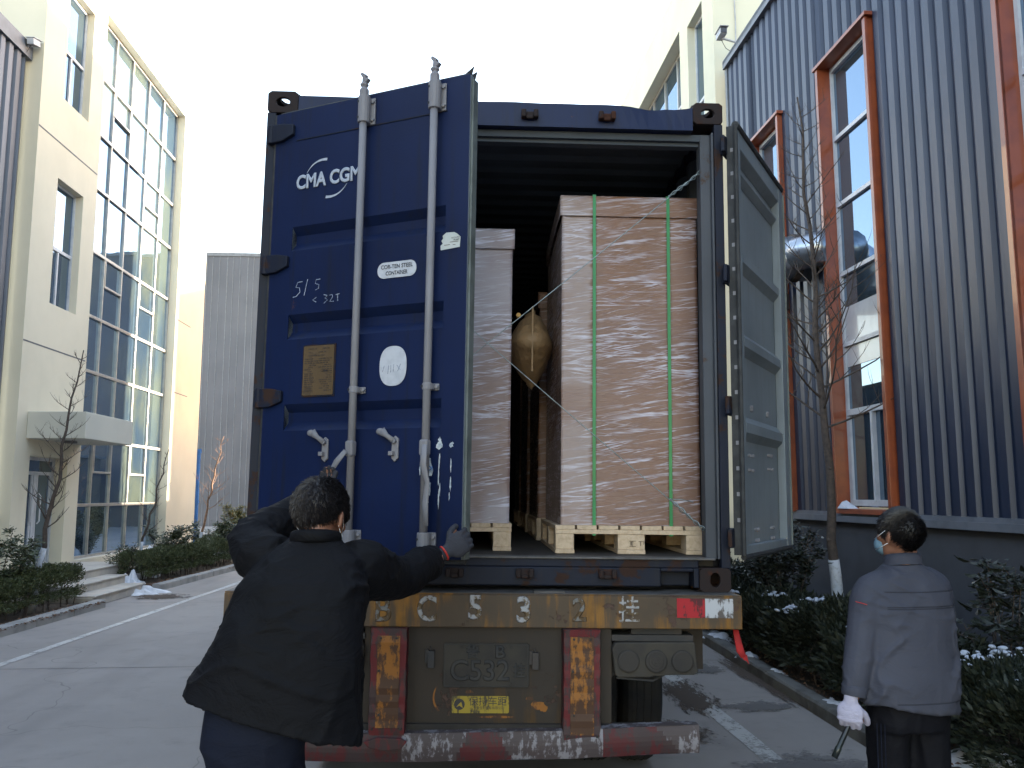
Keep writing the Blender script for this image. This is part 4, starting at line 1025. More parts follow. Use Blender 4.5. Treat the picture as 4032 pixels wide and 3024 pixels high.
# scraped paint patches low on the right
b = MB(); rq = random.Random(9)
for (x, z, w, h) in [(1.03, .715, .008, .012), (1.028, .692, .016, .020), (1.088, .69, .012, .010), (1.095, .70, .006, .006), (.937, .66, .006, .06), (.930, .58, .004, .02), (.972, .60, .012, .05), (.985, .575, .014, .03), (.978, .50, .012, .04), (.97, .45, .008, .03), (1.03, .62, .004, .03), (1.028, .56, .003, .05), (1.035, .49, .003, .03), (1.09, .52, .004, .03), (1.09, .60, .003, .03), (1.03, .45, .003, .04), (1.085, .46, .003, .02)]:
    P = []
    for k in range(12):
        q = 2 * math.pi * k / 12; r = rq.uniform(.6, 1.3); P.append((x + w * r * math.cos(q), z + h * r * math.sin(q)))
    b = MB(); b.prism(P, 1, -.0028, -.001); b.build('scraped_patch', M['scratch'], DLf)
dt('DI', .985, .585, .026, 'lettering', M['bluepaint'], -.0045, bold=.001)
# bolts and a bleed of rust on the right door's inside
BL = [(x, z + (.02 if x > .5 else 0)) for z in (.62, .70) for x in (.30, .38, .76, .84)] + [(x, z) for z in (.955, .97) for x in (.38, .76)] + [(x, z) for z in (.24, .30) for x in (.42, .47, .80, .85)]
for x, z in BL:
    b = MB(); b.tube([(-x, .003, z), (-x, .018, z)], .0095, 6); b.build('bolt', M['rod'], DRt)
b = MB()
for k in range(16): z = .35 + k * .13; b.box(.013, .0135, .02, .035, z, z + .02)
b.build('gasket_rivets', M['rod'], DRt)

# ------------------------------------------------------------------ cargo
def pallet(M0, w, dep, label, stamp=False):
    r = empty('pallet', M0, label, 'pallet', 'pallets inside the container')
    b = MB(); n = 7; g = .012; bw = (w - g * (n - 1)) / n
    for k in range(n): b.box(k * (bw + g), k * (bw + g) + bw, 0, dep, .128, .150)
    b.build('deck', M['wood'], r, bevel=.002)
    b = MB()
    for y in (0, dep / 2 - .05, dep - .1): b.box(.0, w, y + .002, y + .1, .104, .1275)
    b.build('stringer', M['wood'], r, bevel=.002)
    for y in (0, dep / 2 - .07, dep - .14):
        for (x0, x1) in ((0, .103), (w * .415, w * .6), (w - .103, w)):
            b = MB(); b.box(x0 + .002, x1 - .002, y + .004, y + .14, .0225, .1035); b.build('block', M['wood'], r, bevel=.003)
    b = MB()
    for (x0, x1) in ((0, .103), (w * .415, w * .6), (w - .103, w)): b.box(x0, x1, 0, dep, 0, .022)
    b.build('skid_board', M['wood'], r, bevel=.002)
    if stamp:
        b = MB(); x = w * .5
        b.box(x - .005, x + .03, -.0005, .0045, .068, .070); b.box(x - .005, x + .03, -.0005, .0045, .040, .042); b.box(x + .012, x + .014, -.0005, .0045, .042, .068)
        b.box(x + .045, x + .075, -.0005, .0045, .066, .068); b.box(x + .055, x + .057, -.0005, .0045, .044, .066); b.box(x + .072, x + .074, -.0005, .0045, .05, .066); b.tube([(x + .004, 0, .045), (x + .004, 0, .066)], .003, 5)
        b.build('stamp', M['plateink'], r)
    return r
def load(M0, w, dep, h, mat, label, straps=(), lid=True, seed=0):
    r = empty('wrapped_carton', M0, label, 'carton', 'film wrapped cartons on pallets')
    # body as a finely gridded shell so that creases and bulges are real
    def shell(x0, x1, y0, y1, z0, z1, amp):
        b = MB(); nx, nz, ny = 40, int((z1 - z0) / .02) + 1, 24
        ring = [(x0 + (x1 - x0) * i / nx, y0) for i in range(nx)] + [(x1, y0 + (y1 - y0) * i / ny) for i in range(ny)] + [(x1 - (x1 - x0) * i / nx, y1) for i in range(nx)] + [(x0, y1 - (y1 - y0) * i / ny) for i in range(ny)]
        m = len(ring); vs = []
        cx_, cy_ = (x0 + x1) / 2, (y0 + y1) / 2
        for j in range(nz + 1):
            z = z0 + (z1 - z0) * j / nz; ej = min(j, nz - j) / 3; ej = min(1, ej)
            for (x, y) in ring:
                nrm = Vector((0, -1, 0)) if y <= y0 + 1e-6 else Vector((0, 1, 0)) if y >= y1 - 1e-6 else Vector((-1, 0, 0)) if x <= x0 + 1e-6 else Vector((1, 0, 0))
                ed = min(min(abs(x - x0), abs(x - x1)) if abs(nrm.y) else min(abs(y - y0), abs(y - y1)), .04) / .04
                t = x * .35 + y * .35
                d = amp * (noise.noise(Vector((x * 3 + seed, (z + t * .45) * 22, y * 3))) * .9 + noise.noise(Vector((x * 2 + seed, (z - t * .3) * 45, y * 2 + 5))) * .6) * ed * ej
                d += .006 * noise.noise(Vector((x * 2.2 + seed, z * 1.5, y))) * ed
                vs.append((x + nrm.x * d, y + nrm.y * d, z))
        fs = [(j * m + k, j * m + (k + 1) % m, (j + 1) * m + (k + 1) % m, (j + 1) * m + k) for j in range(nz) for k in range(m)]
        fs.append(tuple(nz * m + k for k in range(m)))
        b.add(vs, fs); return b
    hl = h - (.112 if lid else 0)
    shell(.012, w - .012, .012, dep - .012, 0, hl, .0022).build('carton', mat, r, smooth=True)
    if lid: shell(0, w, 0, dep, hl - .006, h, .0018).build('lid', mat, r, smooth=True)
    for x in straps:
        b = MB(); b.box(x - .009, x + .009, -.006, -.0035, -.055, h + .003); b.box(x - .011, x + .011, -.006, dep + .004, h + .003, h + .0055)
        for j in range(30): pass
        b.build('strap', M['strap'], r)
    return r
fz = .163
def loc(x, y, z): return CM @ T(x, y, z)
pallet(loc(.354, .30, fz), .812, 1.15, 'pine pallet under the nearest right hand wrapped carton', True)
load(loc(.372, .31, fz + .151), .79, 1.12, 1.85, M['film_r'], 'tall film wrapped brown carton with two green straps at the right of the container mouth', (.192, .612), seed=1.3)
pallet(loc(-.69, .45, fz), .812, 1.15, 'pine pallet under the wrapped carton partly hidden by the left door')
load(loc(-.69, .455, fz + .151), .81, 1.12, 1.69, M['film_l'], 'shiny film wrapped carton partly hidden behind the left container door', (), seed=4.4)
for k, (x, y, h, lab) in enumerate([(.334, 1.62, 1.6, 'dark wrapped carton directly behind the strapped one in the right hand row'), (.322, 2.9, 1.7, 'third wrapped carton from the mouth in the right hand row'), (.314, 4.2, 1.6, 'fourth wrapped carton from the mouth in the right hand row'), (-.70, 1.78, 1.45, 'wrapped carton behind the shiny one in the left hand row')]):
    pallet(loc(x, y, fz), .812, 1.15, 'pine pallet below the ' + lab.split(' in the')[0].replace('directly ', ''))
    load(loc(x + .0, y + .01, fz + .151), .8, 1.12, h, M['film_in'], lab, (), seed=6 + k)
# dunnage bag
BG = empty('airbag', loc(.243, .72, 1.385), 'brown paper inflatable air bag wedged between the two rows of cartons', 'air bag')
b = MB(); nz, nq = 30, 28; vs = []
for j in range(nz + 1):
    t = j / nz; z = -.235 + .48 * t; e = 1 - abs(2 * t - 1.04) ** 1.5 if 0 < t < 1 else 0; e = max(0, e)
    w = .028 + .116 * e; dp = .02 + .30 * e
    if t < .06: w = .020
    if t > .93: w = .034
    for k in range(nq):
        q = 2 * math.pi * k / nq; cr = 1 + .03 * noise.noise(Vector((q * 2, z * 18, 1))) - (.035 if abs(t - .35) < .02 or abs(t - .68) < .02 else 0)
        vs.append((w * cr * math.copysign(abs(math.cos(q)) ** .9, math.cos(q)), .30 + dp * cr * math.sin(q), z + .04 * (math.cos(q)) * (t - .5)))
b.add(vs, [(j * nq + k, j * nq + (k + 1) % nq, (j + 1) * nq + (k + 1) % nq, (j + 1) * nq + k) for j in range(nz) for k in range(nq)] + [tuple(range(nq)), tuple(nz * nq + k for k in range(nq))])
b.build('bag', M['kraft'], BG, smooth=True)
b = MB(); b.box(-.006, .006, -.012, -.0, -.18, .22); b.build('seam', M['kraft'], BG, bevel=.003)
b = MB(); b.tube([(-.085, .04, .165), (-.085, .01, .17)], .014, 10); b.build('valve', M['yvalve'], BG)
# lashing wires (two diagonals)
def wire(p0, p1, label, twist_end):
    p0, p1 = Vector(p0), Vector(p1); b = MB(); L = (p1 - p0).length; d = (p1 - p0).normalized(); a = d.cross(Vector((0, 1, 0))).normalized(); c = d.cross(a)
    pts = []
    for i in range(21):
        t = i / 20; pts.append(p0 + (p1 - p0) * t + Vector((0, 0, -.012 * math.sin(math.pi * t))))
    b.tube(pts, .0024, 6)
    for ph in (0, math.pi):
        q = []
        for i in range(70):
            t = i / 69 * .30; amp = .007 * (.6 + .8 * abs(math.sin(t * 22))) * (1 if t > .01 else .3); w = t * 60 + ph
            q.append(p0 + d * t * .9 + a * amp * math.cos(w) + c * amp * math.sin(w) + Vector((0, 0, -.004 * math.sin(t * 12))))
        b.tube(q, .0026, 5)
    if twist_end: b.tube([p0 + d * .27, p0 + d * .26 + Vector((.05, -.01, .005)), p0 + d * .23 + Vector((.09, -.01, .012))], .0024, 5)
    r = b.build('lashing_wire', M['steel'], None, smooth=True); r.matrix_world = CM; tag(r, label, 'wire', 'wires crossed over the container mouth'); return r
wire((1.143, .07, 2.255), (-1.12, .07, .36), 'steel wire running from the upper right container post down to the lower left', False)
wire((1.132, .07, .285), (-1.12, .07, 2.20), 'steel wire running from the lower right container post up to the upper left', True)

# ------------------------------------------------------------------ trailer
TR = empty('semi_trailer', CM, 'battered yellow semi trailer carrying the container, red and white rear bumper', 'trailer')
Y0 = -.12
b = MB(); b.box(-1.275, 1.237, Y0, -.09, -.166, -.012); b.box(-1.275, 1.237, Y0 + .004, .16, -.013, -.005); b.box(-1.275, 1.237, -.088, .16, -.166, -.150)
b.build('rear_beam', M['ybeam'], TR, bevel=.006)
b = MB(); b.box(-1.26, 1.22, Y0 + .012, .14, -.0048, -.0032); b.box(.22, .37, -.08, .02, -.0032, .003); b.build('beam_top_plate', M['greymetal'], TR)
def bt(s, x, z, size, mat, **kw): return text(s, size, 'lettering', mat, TR, T(x, Y0 - .0015, z) @ FACE, **kw)
bt('B', -.515, -.088, .165, M['ywhite2'], bold=.004, sx=.9)
bt('C', -.302, -.085, .165, M['ywhite'], bold=.005, sx=.85)
bt('5', -.069, -.076, .155, M['ywhite'], bold=.005, sx=.95)
bt('3', .166, -.087, .165, M['ywhite'], bold=.006, sx=.95)
bt('2', .438, -.085, .150, M['ywhite2'], bold=.004, sx=.95)
bt('挂', .680, -.085, .135, M['ywhite'], bold=.001, sx=.8)
for s in (-1, 1):
    x0 = .915 if s > 0 else -1.20
    b = MB(); b.box(x0, x0 + .137, Y0 - .003, Y0, -.112, -.020); b.build('red_reflector', M['redtape'], TR)
    b = MB(); b.box(x0 + .139, x0 + .277, Y0 - .003, Y0, -.112, -.020); b.build('white_reflector', M['whitetape'], TR)
# posts
for (x0, x1, zb, w) in ((-.562, -.388, -.655, .01), (.356, .536, -.684, 0)):
    b = MB(); vs = []; n = 14
    for i in range(n + 1):
        z = -.167 + (zb + .167) * i / n; j1 = .006 * noise.noise(Vector((i * .9, x0, 1))) ; j2 = .007 * noise.noise(Vector((i * .8, x0, 7))); yy = Y0 - .05 + .008 * noise.noise(Vector((i * .7, 3, x0)))
        vs += [(x0 + j1, yy + .02, z), (x0 + j1 + .004, yy, z), (x1 + j2 - .004, yy, z), (x1 + j2, yy + .02, z), (x1 + j2, -.06, z), (x0 + j1, -.06, z)]
    fs = [(i * 6 + k, i * 6 + (k + 1) % 6, (i + 1) * 6 + (k + 1) % 6, (i + 1) * 6 + k) for i in range(n) for k in range(6)] + [tuple(range(6)), tuple(n * 6 + k for k in range(6))]
    b.add(vs, fs); po = b.build('marker_post', M['redpaint'], TR)
    b = MB(); m = .034; vs = []; fs = []
    for i in range(n + 1):
        z = -.20 + (zb + .235) * i / n; yy = Y0 - .0545 + .008 * noise.noise(Vector(((i + .8) * .7, 3, x0)))
        vs += [(x0 + m, yy, z), (x1 - m, yy, z), (x1 - m, yy + .006, z), (x0 + m, yy + .006, z)]
    fs = [(i * 4 + k, i * 4 + (k + 1) % 4, (i + 1) * 4 + (k + 1) % 4, (i + 1) * 4 + k) for i in range(n) for k in range(4)] + [(0, 1, 2, 3), tuple(n * 4 + k for k in range(4))]
    b.add(vs, fs); b.build('amber_panel', M['yreflect'], po)
    b = MB()
    for (bx, bz) in ((x0 + .05, -.21), (x1 - .05, -.21), (x0 + .045, -.36), (x0 + .05, -.56), (x1 - .02, zb + .03), (x0 + .02, zb + .03)): b.tube([(bx, Y0 - .047, bz), (bx, Y0 - .062, bz)], .006, 6)
    b.build('rivets', M['mud'], po)
b = MB(); b.prism([(-.575, -.675), (-.52, -.655), (-.40, -.658), (-.375, -.672), (-.40, -.705), (-.48, -.714), (-.55, -.70)], 1, Y0 - .09, Y0 - .075); b.build('bent_flap', M['redpaint'], TR, bevel=.003)
# number panel
b = MB(); b.box(-.60, .60, -.075, -.06, -.62, -.167); b.box(-1.2, 1.1, .12, .15, -.40, -.167); b.build('number_panel', M['ypanel'], TR)
b = MB(); b.prism(rounded(-.219, .199, -.455, -.245, .012), 1, -.085, -.078); np_ = b.build('number_plate', M['mudlight'], TR, bevel=.002)
b = MB()
for (x0, x1, z0, z1) in ((-.213, .193, -.254, -.251), (-.213, .193, -.449, -.446), (-.213, -.210, -.446, -.254), (.190, .193, -.446, -.254)): b.box(x0, x1, -.088, -.085, z0, z1)
b.build('border', M['embossed'], np_)
text('鲁', .072, 'lettering', M['embossed'], np_, T(-.076, -.0885, -.288) @ FACE, bold=.0016)
text('B', .080, 'lettering', M['embossed'], np_, T(.055, -.0885, -.288) @ FACE, bold=.003, sx=1.1)
text('C532', .135, 'lettering', M['embossed'], np_, T(-.042, -.0885, -.378) @ FACE, bold=.003, sx=.98)
text('挂', .072, 'lettering', M['embossed'], np_, T(.150, -.0885, -.378) @ FACE, bold=.0016, sx=.85)
b = MB()
for (x, z) in ((-.13, -.262), (.11, -.262), (-.13, -.44), (.11, -.44)): b.tube([(x, -.08, z), (x, -.092, z)], .009, 8)
b.build('screws', M['mud'], np_)
for (x, z) in ((-.277, -.32), (.227, -.325)):
    b = MB(); b.box(x - .016, x + .016, -.11, -.076, z - .04, z + .04); b.box(x - .03, x - .012, -.095, -.076, z - .02, z + .045); b.tube([(x, -.1, z + .04), (x - .005, -.1, z + .06)], .004, 5); b.build('plate_lamp', M['darkmetal'], TR, bevel=.004)
b = MB(); b.prism(rounded(-.175, .102, -.573, -.494, .008), 1, -.082, -.078); st = b.build('sticker', M['ystick'], TR)
text('保持车距', .046, 'lettering', M['black'], st, T(.0, -.084, -.520) @ FACE, sx=1.0)
text('安徽生利客车有限公司', .0165, 'lettering', M['black'], st, T(.005, -.084, -.549) @ FACE, sx=.9)
b = MB(); b.tube([(-.137, -.0835, -.532), (-.137, -.0845, -.532)], .026, 20); b.build('emblem', M['black'], st)
b = MB(); b.add([(-.152, -.0855, -.545), (-.137, -.0855, -.538), (-.12, -.0855, -.548), (-.128, -.0855, -.520), (-.140, -.0855, -.530)], [(0, 1, 2, 3, 4)]); b.build('emblem_figure', M['ystick'], st)
arc('paint_scrape', (-.248, -.452), (-.236, -.566), -.020, .006, .010, M['yreflect'], TR, y=-.0765)
for (x, z, w, h) in ((.235, -.535, .035, .022), (.20, -.505, .022, .009), (-.09, -.475, .025, .008), (.05, -.592, .11, .006), (.27, -.55, .02, .02)):
    b = MB(); b.prism([(x + w * random.uniform(.6, 1.2) * math.cos(2 * math.pi * k / 13), z + h * random.uniform(.6, 1.2) * math.sin(2 * math.pi * k / 13)) for k in range(13)], 1, -.0768, -.074); b.build('paint_scrape', M['yreflect'], TR)
# bumper: bent bar, red / white slanting fields
def bump_z(x): return (-.640 + .008 * math.sin(x * 3) + (.055 * max(0, x - .3) ** 1.2)) 
NB = 150
xs = [-1.15 + 2.155 * i / NB for i in range(NB + 1)]
edges = [(-.40, -.40), (-.153 + .063, -.153), (.049, .115), (.55, .55), (.797, .92)]
def field(x, top):
    e = [a[0] if top else a[1] for a in edges]
    e[1] = -.09 if top else -.153
    k = sum(1 for v in e if x >= v); return (0 if k in (0, 2, 4) else 1)
b = MB()
for i in range(NB):
    for j in range(6):
        xa, xb = xs[i], xs[i + 1]
        def pt(x, f, y):
            jag = .004 * noise.noise(Vector((x * 9, 2, 0))); return (x, y + .012 * noise.noise(Vector((x * 3, 1, 0))) + .012 * math.sin(f * 3.14) * -1, bump_z(x) - .128 * f + (jag if f in (0., 1.) else 0))
        f0, f1 = j / 6, (j + 1) / 6; xm = (xa + xb) / 2; fm = (f0 + f1) / 2
        e = [-.40, -.09 - .063 * fm, .049 + .066 * fm, .55, .797 + .123 * fm]; b.mi = 0 if sum(1 for v in e if xm >= v) in (0, 2, 4) else 1
        b.add([pt(xa, f0, Y0 - .04), pt(xb, f0, Y0 - .04), pt(xb, f1, Y0 - .04), pt(xa, f1, Y0 - .04)], [(0, 1, 2, 3)])
    b.mi = 1
    za, zb_ = bump_z(xs[i]), bump_z(xs[i + 1])
    b.add([(xs[i], Y0 - .04, za), (xs[i + 1], Y0 - .04, zb_), (xs[i + 1], Y0 + .04, zb_), (xs[i], Y0 + .04, za)], [(0, 1, 2, 3)])
    b.add([(xs[i], Y0 - .04, za - .128), (xs[i + 1], Y0 - .04, zb_ - .128), (xs[i + 1], Y0 + .04, zb_ - .128), (xs[i], Y0 + .04, za - .128)], [(0, 1, 2, 3)])
for X in (xs[0], xs[-1]): b.add([(X, Y0 - .04, bump_z(X)), (X, Y0 + .04, bump_z(X)), (X, Y0 + .04, bump_z(X) - .128), (X, Y0 - .04, bump_z(X) - .128)], [(0, 1, 2, 3)])
b.build('bumper', [M['bumpred'], M['bumpwhite']], TR, recalc=False)
# tail lamp clusters
for s in (-1, 1):
    b = MB(); pl = [(.598, -.262), (.612, -.236), (.63, -.232), (1.0, -.228), (1.008, -.30), (1.016, -.372), (.995, -.382), (.86, -.384), (.84, -.39), (.80, -.388), (.78, -.395), (.63, -.397), (.612, -.385)]
    b.prism([(s * x, z) for x, z in pl], 1, Y0 + .0, Y0 + .06); lc = b.build('tail_lamp', M['mudlight'], TR, bevel=.006)
    for (x, r) in ((.676, .053), (.810, .054), (.938, .053)):
        b = MB(); b.tube([(s * x, Y0 - .001, -.318), (s * x, Y0 - .012, -.318), (s * x, Y0 - .015, -.318)], [r, r, r - .008], 28)
        if r > .0535:
            for q in (.038, .024, .012): b.tube([(s * x, Y0 - .015, -.318), (s * x, Y0 - .015 - (.06 - q) * .12, -.318)], [q, q - .003], 24)
        b.build('lens', M['mud'], lc, smooth=False, bevel=.002)
    b = MB(); b.box(s * .60, s * 1.0, Y0 + .03, .04, -.228, -.20); b.box(s * .7, s * .95, Y0 + .06, Y0 + .09, -.23, -.167); b.tube([(s * .62, Y0 + .02, -.40), (s * .8, Y0 + .03, -.415), (s * .86, Y0 + .05, -.39)], .006, 6)
    b.build('lamp_bracket', M['darkmetal'], TR)
    b = MB(); b.prism([(s * .55, -.20), (s * .60, -.19), (s * .62, -.40), (s * .58, -.43)], 1, -.04, .3); b.build('bracket_plate', M['mud'], TR)
    b = MB(); b.box(s * .36, s * .50, .15, 11.8, -.50, -.17) if False else None
    b.box(s * .42, s * .434, .15, 11.8, -.52, -.18); b.box(s * .36, s * .50, .15, 11.8, -.18, -.167); b.box(s * .36, s * .50, .15, 11.8, -.533, -.52); b.build('chassis_beam', M['darkmetal'], TR)
    b = MB(); b.box(s * 1.14, s * 1.235, .165, 11.8, -.10, -.012); b.build('side_rail', M['ybeam'], TR)
    # wheels
    for ax in (1.55, 2.85, 4.15):
        for x0 in (.56, .84):
            zc = -.73
            b = MB(); prof = [(0, .33), (.012, .44), (.035, .495), (.06, .508), (.205, .508), (.232, .495), (.255, .44), (.267, .33)]; n = 40; vs = []
            for k in range(n):
                q = 2 * math.pi * k / n
                for (dx, r) in prof: vs.append((s * (x0 + dx), ax + r * math.cos(q), zc + r * math.sin(q)))
            m = len(prof); b.add(vs, [(k * m + j, k * m + j + 1, ((k + 1) % n) * m + j + 1, ((k + 1) % n) * m + j) for k in range(n) for j in range(m - 1)])
            for gx in (.085, .13, .175):      # tread ribs
                b.tube([(s * (x0 + gx), ax + .507 * math.cos(q), zc + .507 * math.sin(q)) for q in [2 * math.pi * k / 40 for k in range(41)]], .006, 4, cap=False)
            w_ = b.build('wheel', M['tyre'], TR, smooth=False)
            b = MB(); b.tube([(s * (x0 + .03), ax, zc), (s * (x0 + .235), ax, zc)], .33, 24); b.tube([(s * (x0 + .2), ax, zc), (s * (x0 + .27), ax, zc)], .14, 12); b.build('rim', M['mud'], w_)
b = MB()
for ax in (1.55, 2.85, 4.15): b.tube([(-1.0, ax, -.73), (1.0, ax, -.73)], .07, 10)
b.build('axle', M['darkmetal'], TR)
b = MB()
for y in [.5 + 1.2 * k for k in range(10)]: b.box(-1.13, 1.13, y, y + .09, -.13, -.02)
b.build('cross_member', M['darkmetal'], TR)
b = MB(); b.box(-.9, .9, Y0 + .02, -.05, -.70, -.62); b.box(-.46, -.38, -.06, .3, -.70, -.17); b.box(.38, .46, -.06, .3, -.70, -.17); b.build('bumper_bracket', M['mud'], TR)
# red rag tied to the beam end
b = MB(); rp = [(1.215, -.07, -.166), (1.222, -.085, -.22), (1.232, -.09, -.27), (1.246, -.1, -.30)]
b.tube(rp, [(.014, .004), (.017, .006), (.02, .006), (.015, .004)], 10, up=(1, 0, 0)); b.add([(1.235, -.1, -.285), (1.262, -.1, -.29), (1.272, -.098, -.335), (1.258, -.1, -.318), (1.243, -.102, -.312)], [(0, 1, 2, 3, 4)])
o = b.build('rag', M['redcloth'], None, smooth=True); o.matrix_world = CM; tag(o, 'red cloth strip hanging below the right end of the yellow trailer beam', 'cloth')
# ------------------------------------------------------------------ PEOPLE
def blobmesh(b, name, mat, parent, vox=.012, smooth=3, disp=(), factor=.5):
    o = b.build(name, mat, parent, smooth=True)
    md = o.modifiers.new('remesh', 'REMESH'); md.mode = 'VOXEL'; md.voxel_size = vox; md.use_smooth_shade = True
    md = o.modifiers.new('smooth', 'SMOOTH'); md.iterations = smooth; md.factor = factor
    dg = bpy.context.evaluated_depsgraph_get(); dg.update()
    me = bpy.data.meshes.new_from_object(o.evaluated_get(dg)); o.modifiers.clear(); me.name = name; o.data = me
    if disp:                      # real folds: displace along the normal with stretched noise
        vs = me.vertices; me.update(); nr = [v.normal.copy() for v in vs]
        for v, n in zip(vs, nr):
            d = 0
            for (amp, sc, vecs, off) in disp:
                p = Vector((v.co.dot(vecs[0]), v.co.dot(vecs[1]), v.co.dot(vecs[2]))) * sc + Vector((off, off, off))
                q = max(0, 1 - 3.0 * abs(noise.noise(p))); reg = max(0, min(1, .5 + 1.6 * noise.noise(v.co * 4.5 + Vector((off, 0, 3))))); d += amp * (q * q - .3) * reg
            v.co += n * d
    me.polygons.foreach_set('use_smooth', [True] * len(me.polygons))
    return o
def basis(dir_, st=.28):
    """noise axes so that folds run along dir_ (st = stretch along it)"""
    d = Vector(dir_).normalized(); a = d.cross(Vector((0, 1, .01))).normalized(); c = d.cross(a)
    return (d * st, a, c)
def limb(b, pts, rad, n=14, sq=(1, 1), up=None):
    P = [Vector(p) for p in pts]; out = []; rr = []
    for i in range(len(P) - 1):          # subdivide so bends are round
        for k in range(4):
            t = k / 4; p0 = P[max(i - 1, 0)]; p1 = P[i]; p2 = P[i + 1]; p3 = P[min(i + 2, len(P) - 1)]
            out.append(.5 * ((2 * p1) + (p2 - p0) * t + (2 * p0 - 5 * p1 + 4 * p2 - p3) * t * t + (3 * p1 - p0 - 3 * p2 + p3) * t ** 3))
            r0, r1 = rad[i], rad[i + 1]
            rr.append((r0[0] * (1 - t) + r1[0] * t, r0[1] * (1 - t) + r1[1] * t) if hasattr(r0, '__len__') else r0 * (1 - t) + r1 * t)
    out.append(P[-1]); rr.append(rad[-1]); b.tube(out, rr, n, sq=sq, up=up)
def sections(b, secs, n=28, pw=.8):
    """closed loft of horizontal-ish superellipse rings: (centre, half width x, half depth y, yaw, tilt of the ring about y)"""
    base = len(b.v)
    for (c, hx, hy, yaw, tilt) in secs:
        c = Vector(c); m = Matrix.Rotation(yaw, 3, 'Z') @ Matrix.Rotation(tilt, 3, 'Y')
        for k in range(n):
            q = 2 * math.pi * k / n; x = math.copysign(abs(math.cos(q)) ** pw, math.cos(q)) * hx; y = math.copysign(abs(math.sin(q)) ** pw, math.sin(q)) * hy
            b.v.append(tuple(c + m @ Vector((x, y, 0))))
    for i in range(len(secs) - 1):
        for k in range(n):
            k2 = (k + 1) % n; b.f.append((base + i * n + k, base + i * n + k2, base + (i + 1) * n + k2, base + (i + 1) * n + k)); b.m.append(0)
    b.f.append(tuple(base + k for k in reversed(range(n)))); b.m.append(0); e = base + (len(secs) - 1) * n; b.f.append(tuple(e + k for k in range(n))); b.m.append(0)
def head_shape(b, c, rot, s=1.0):
    """skull, jaw, nose, ears in head axes: +y is the face direction"""
    def P(x, y, z): return Vector(c) + rot @ (Vector((x, y, z)) * s)
    b.ell(P(0, -.012, .028), (.074 * s, .092 * s, .088 * s), rot, 20, 14)
    b.ell(P(0, .030, -.028), (.056 * s, .058 * s, .078 * s), rot, 16, 12)
    b.ell(P(0, .052, -.078), (.030 * s, .026 * s, .024 * s), rot, 12, 8)
    b.ell(P(0, .094, -.014), (.012 * s, .016 * s, .024 * s), rot, 10, 8)
    b.ell(P(0, .086, .022), (.012 * s, .010 * s, .03 * s), rot, 10, 8)
    b.ell(P(0, .082, .040), (.050 * s, .012 * s, .010 * s), rot, 12, 6)
    for q in (-1, 1):
        b.ell(P(q * .045, .060, -.010), (.018 * s, .022 * s, .02 * s), rot, 10, 8)
        e = rot @ Matrix.Rotation(q * .35, 3, 'Z')
        b.ell(P(q * .080, -.004, -.006), (.008 * s, .020 * s, .032 * s), e, 12, 10)
        b.ell(P(q * .086, -.014, .004), (.006 * s, .013 * s, .022 * s), e, 10, 8)
    b.ell(P(0, .086, -.052), (.022 * s, .008 * s, .006 * s), rot, 10, 6)
def face_bits(par, c, rot, s=1.0):
    def P(x, y, z): return Vector(c) + rot @ (Vector((x, y, z)) * s)
    for q in (-1, 1):
        b = MB(); b.ell(P(q * .030, .082, .018), (.012 * s, .006 * s, .006 * s), rot, 10, 8); b.build('eye', M['maskw'], par, smooth=True)
    b = MB(); b.ell(P(0, .092, -.052), (.02 * s, .004 * s, .004 * s), rot, 10, 6); b.build('mouth', M['redline'], par, smooth=True)
def hair_cap(par, c, rot, mat, s=1.0, n=9000, seed=1, low=-.045):
    rnd = random.Random(seed)
    def P(x, y, z): return Vector(c) + rot @ (Vector((x, y, z)) * s)
    b = MB(); nu, nv = 40, 22; base = 0; L = []
    for j in range(nv + 1):
        th = math.pi * (.70 + .10 * max(0, -math.sin(2 * math.pi * 0))) * j / nv
        for k in range(nu):
            q = 2 * math.pi * k / nu
            front = max(0, math.sin(q)); lim = 1 - .42 * front ** 1.5 + .13 * max(0, -math.sin(q)) ** 2        # hairline is higher at the face
            side = abs(math.cos(q)) ** 6 * (1 - abs(math.sin(q))) ; t2 = th * (lim - .12 * side)
            rr = 1.085 + .015 * noise.noise(Vector((q * 2, th * 4, seed)))
            low_ = max(0, -math.cos(t2)); rr *= (1 - .22 * low_ ** 1.5)
            L.append(P(.074 * rr * math.sin(t2) * math.cos(q), -.012 + .094 * rr * math.sin(t2) * math.sin(q), .028 + (.090 * rr if low_ == 0 else .090 * 1.06) * math.cos(t2)))
    b.add(L, [(j * nu + k, (j + 1) * nu + k, (j + 1) * nu + (k + 1) % nu, j * nu + (k + 1) % nu) for j in range(nv) for k in range(nu)])
    cen = P(0, -.012, .028)
    whorl = P(.012, -.075, .085)
    for _ in range(n):
        p = rnd.choice(L); p = p + Vector((rnd.uniform(-1, 1), rnd.uniform(-1, 1), rnd.uniform(-1, 1))) * .008
        o_ = (p - cen).normalized(); f = (p - whorl); f = f - o_ * f.dot(o_); f = f.normalized() if f.length > 1e-4 else o_
        d = (f * .9 + o_ * .2 + Vector((rnd.uniform(-.3, .3), rnd.uniform(-.3, .3), rnd.uniform(-.3, .3)))).normalized(); l = rnd.uniform(.010, .022); w = d.cross(o_).normalized() * .0011
        p = p + o_ * .001
        b.add([p - w, p + w, p + d * l * .6 + w * .6 + o_ * .001, p + d * l - o_ * .003], [(0, 1, 2, 3)])
    return b.build('hair', mat, par, smooth=True, recalc=False)
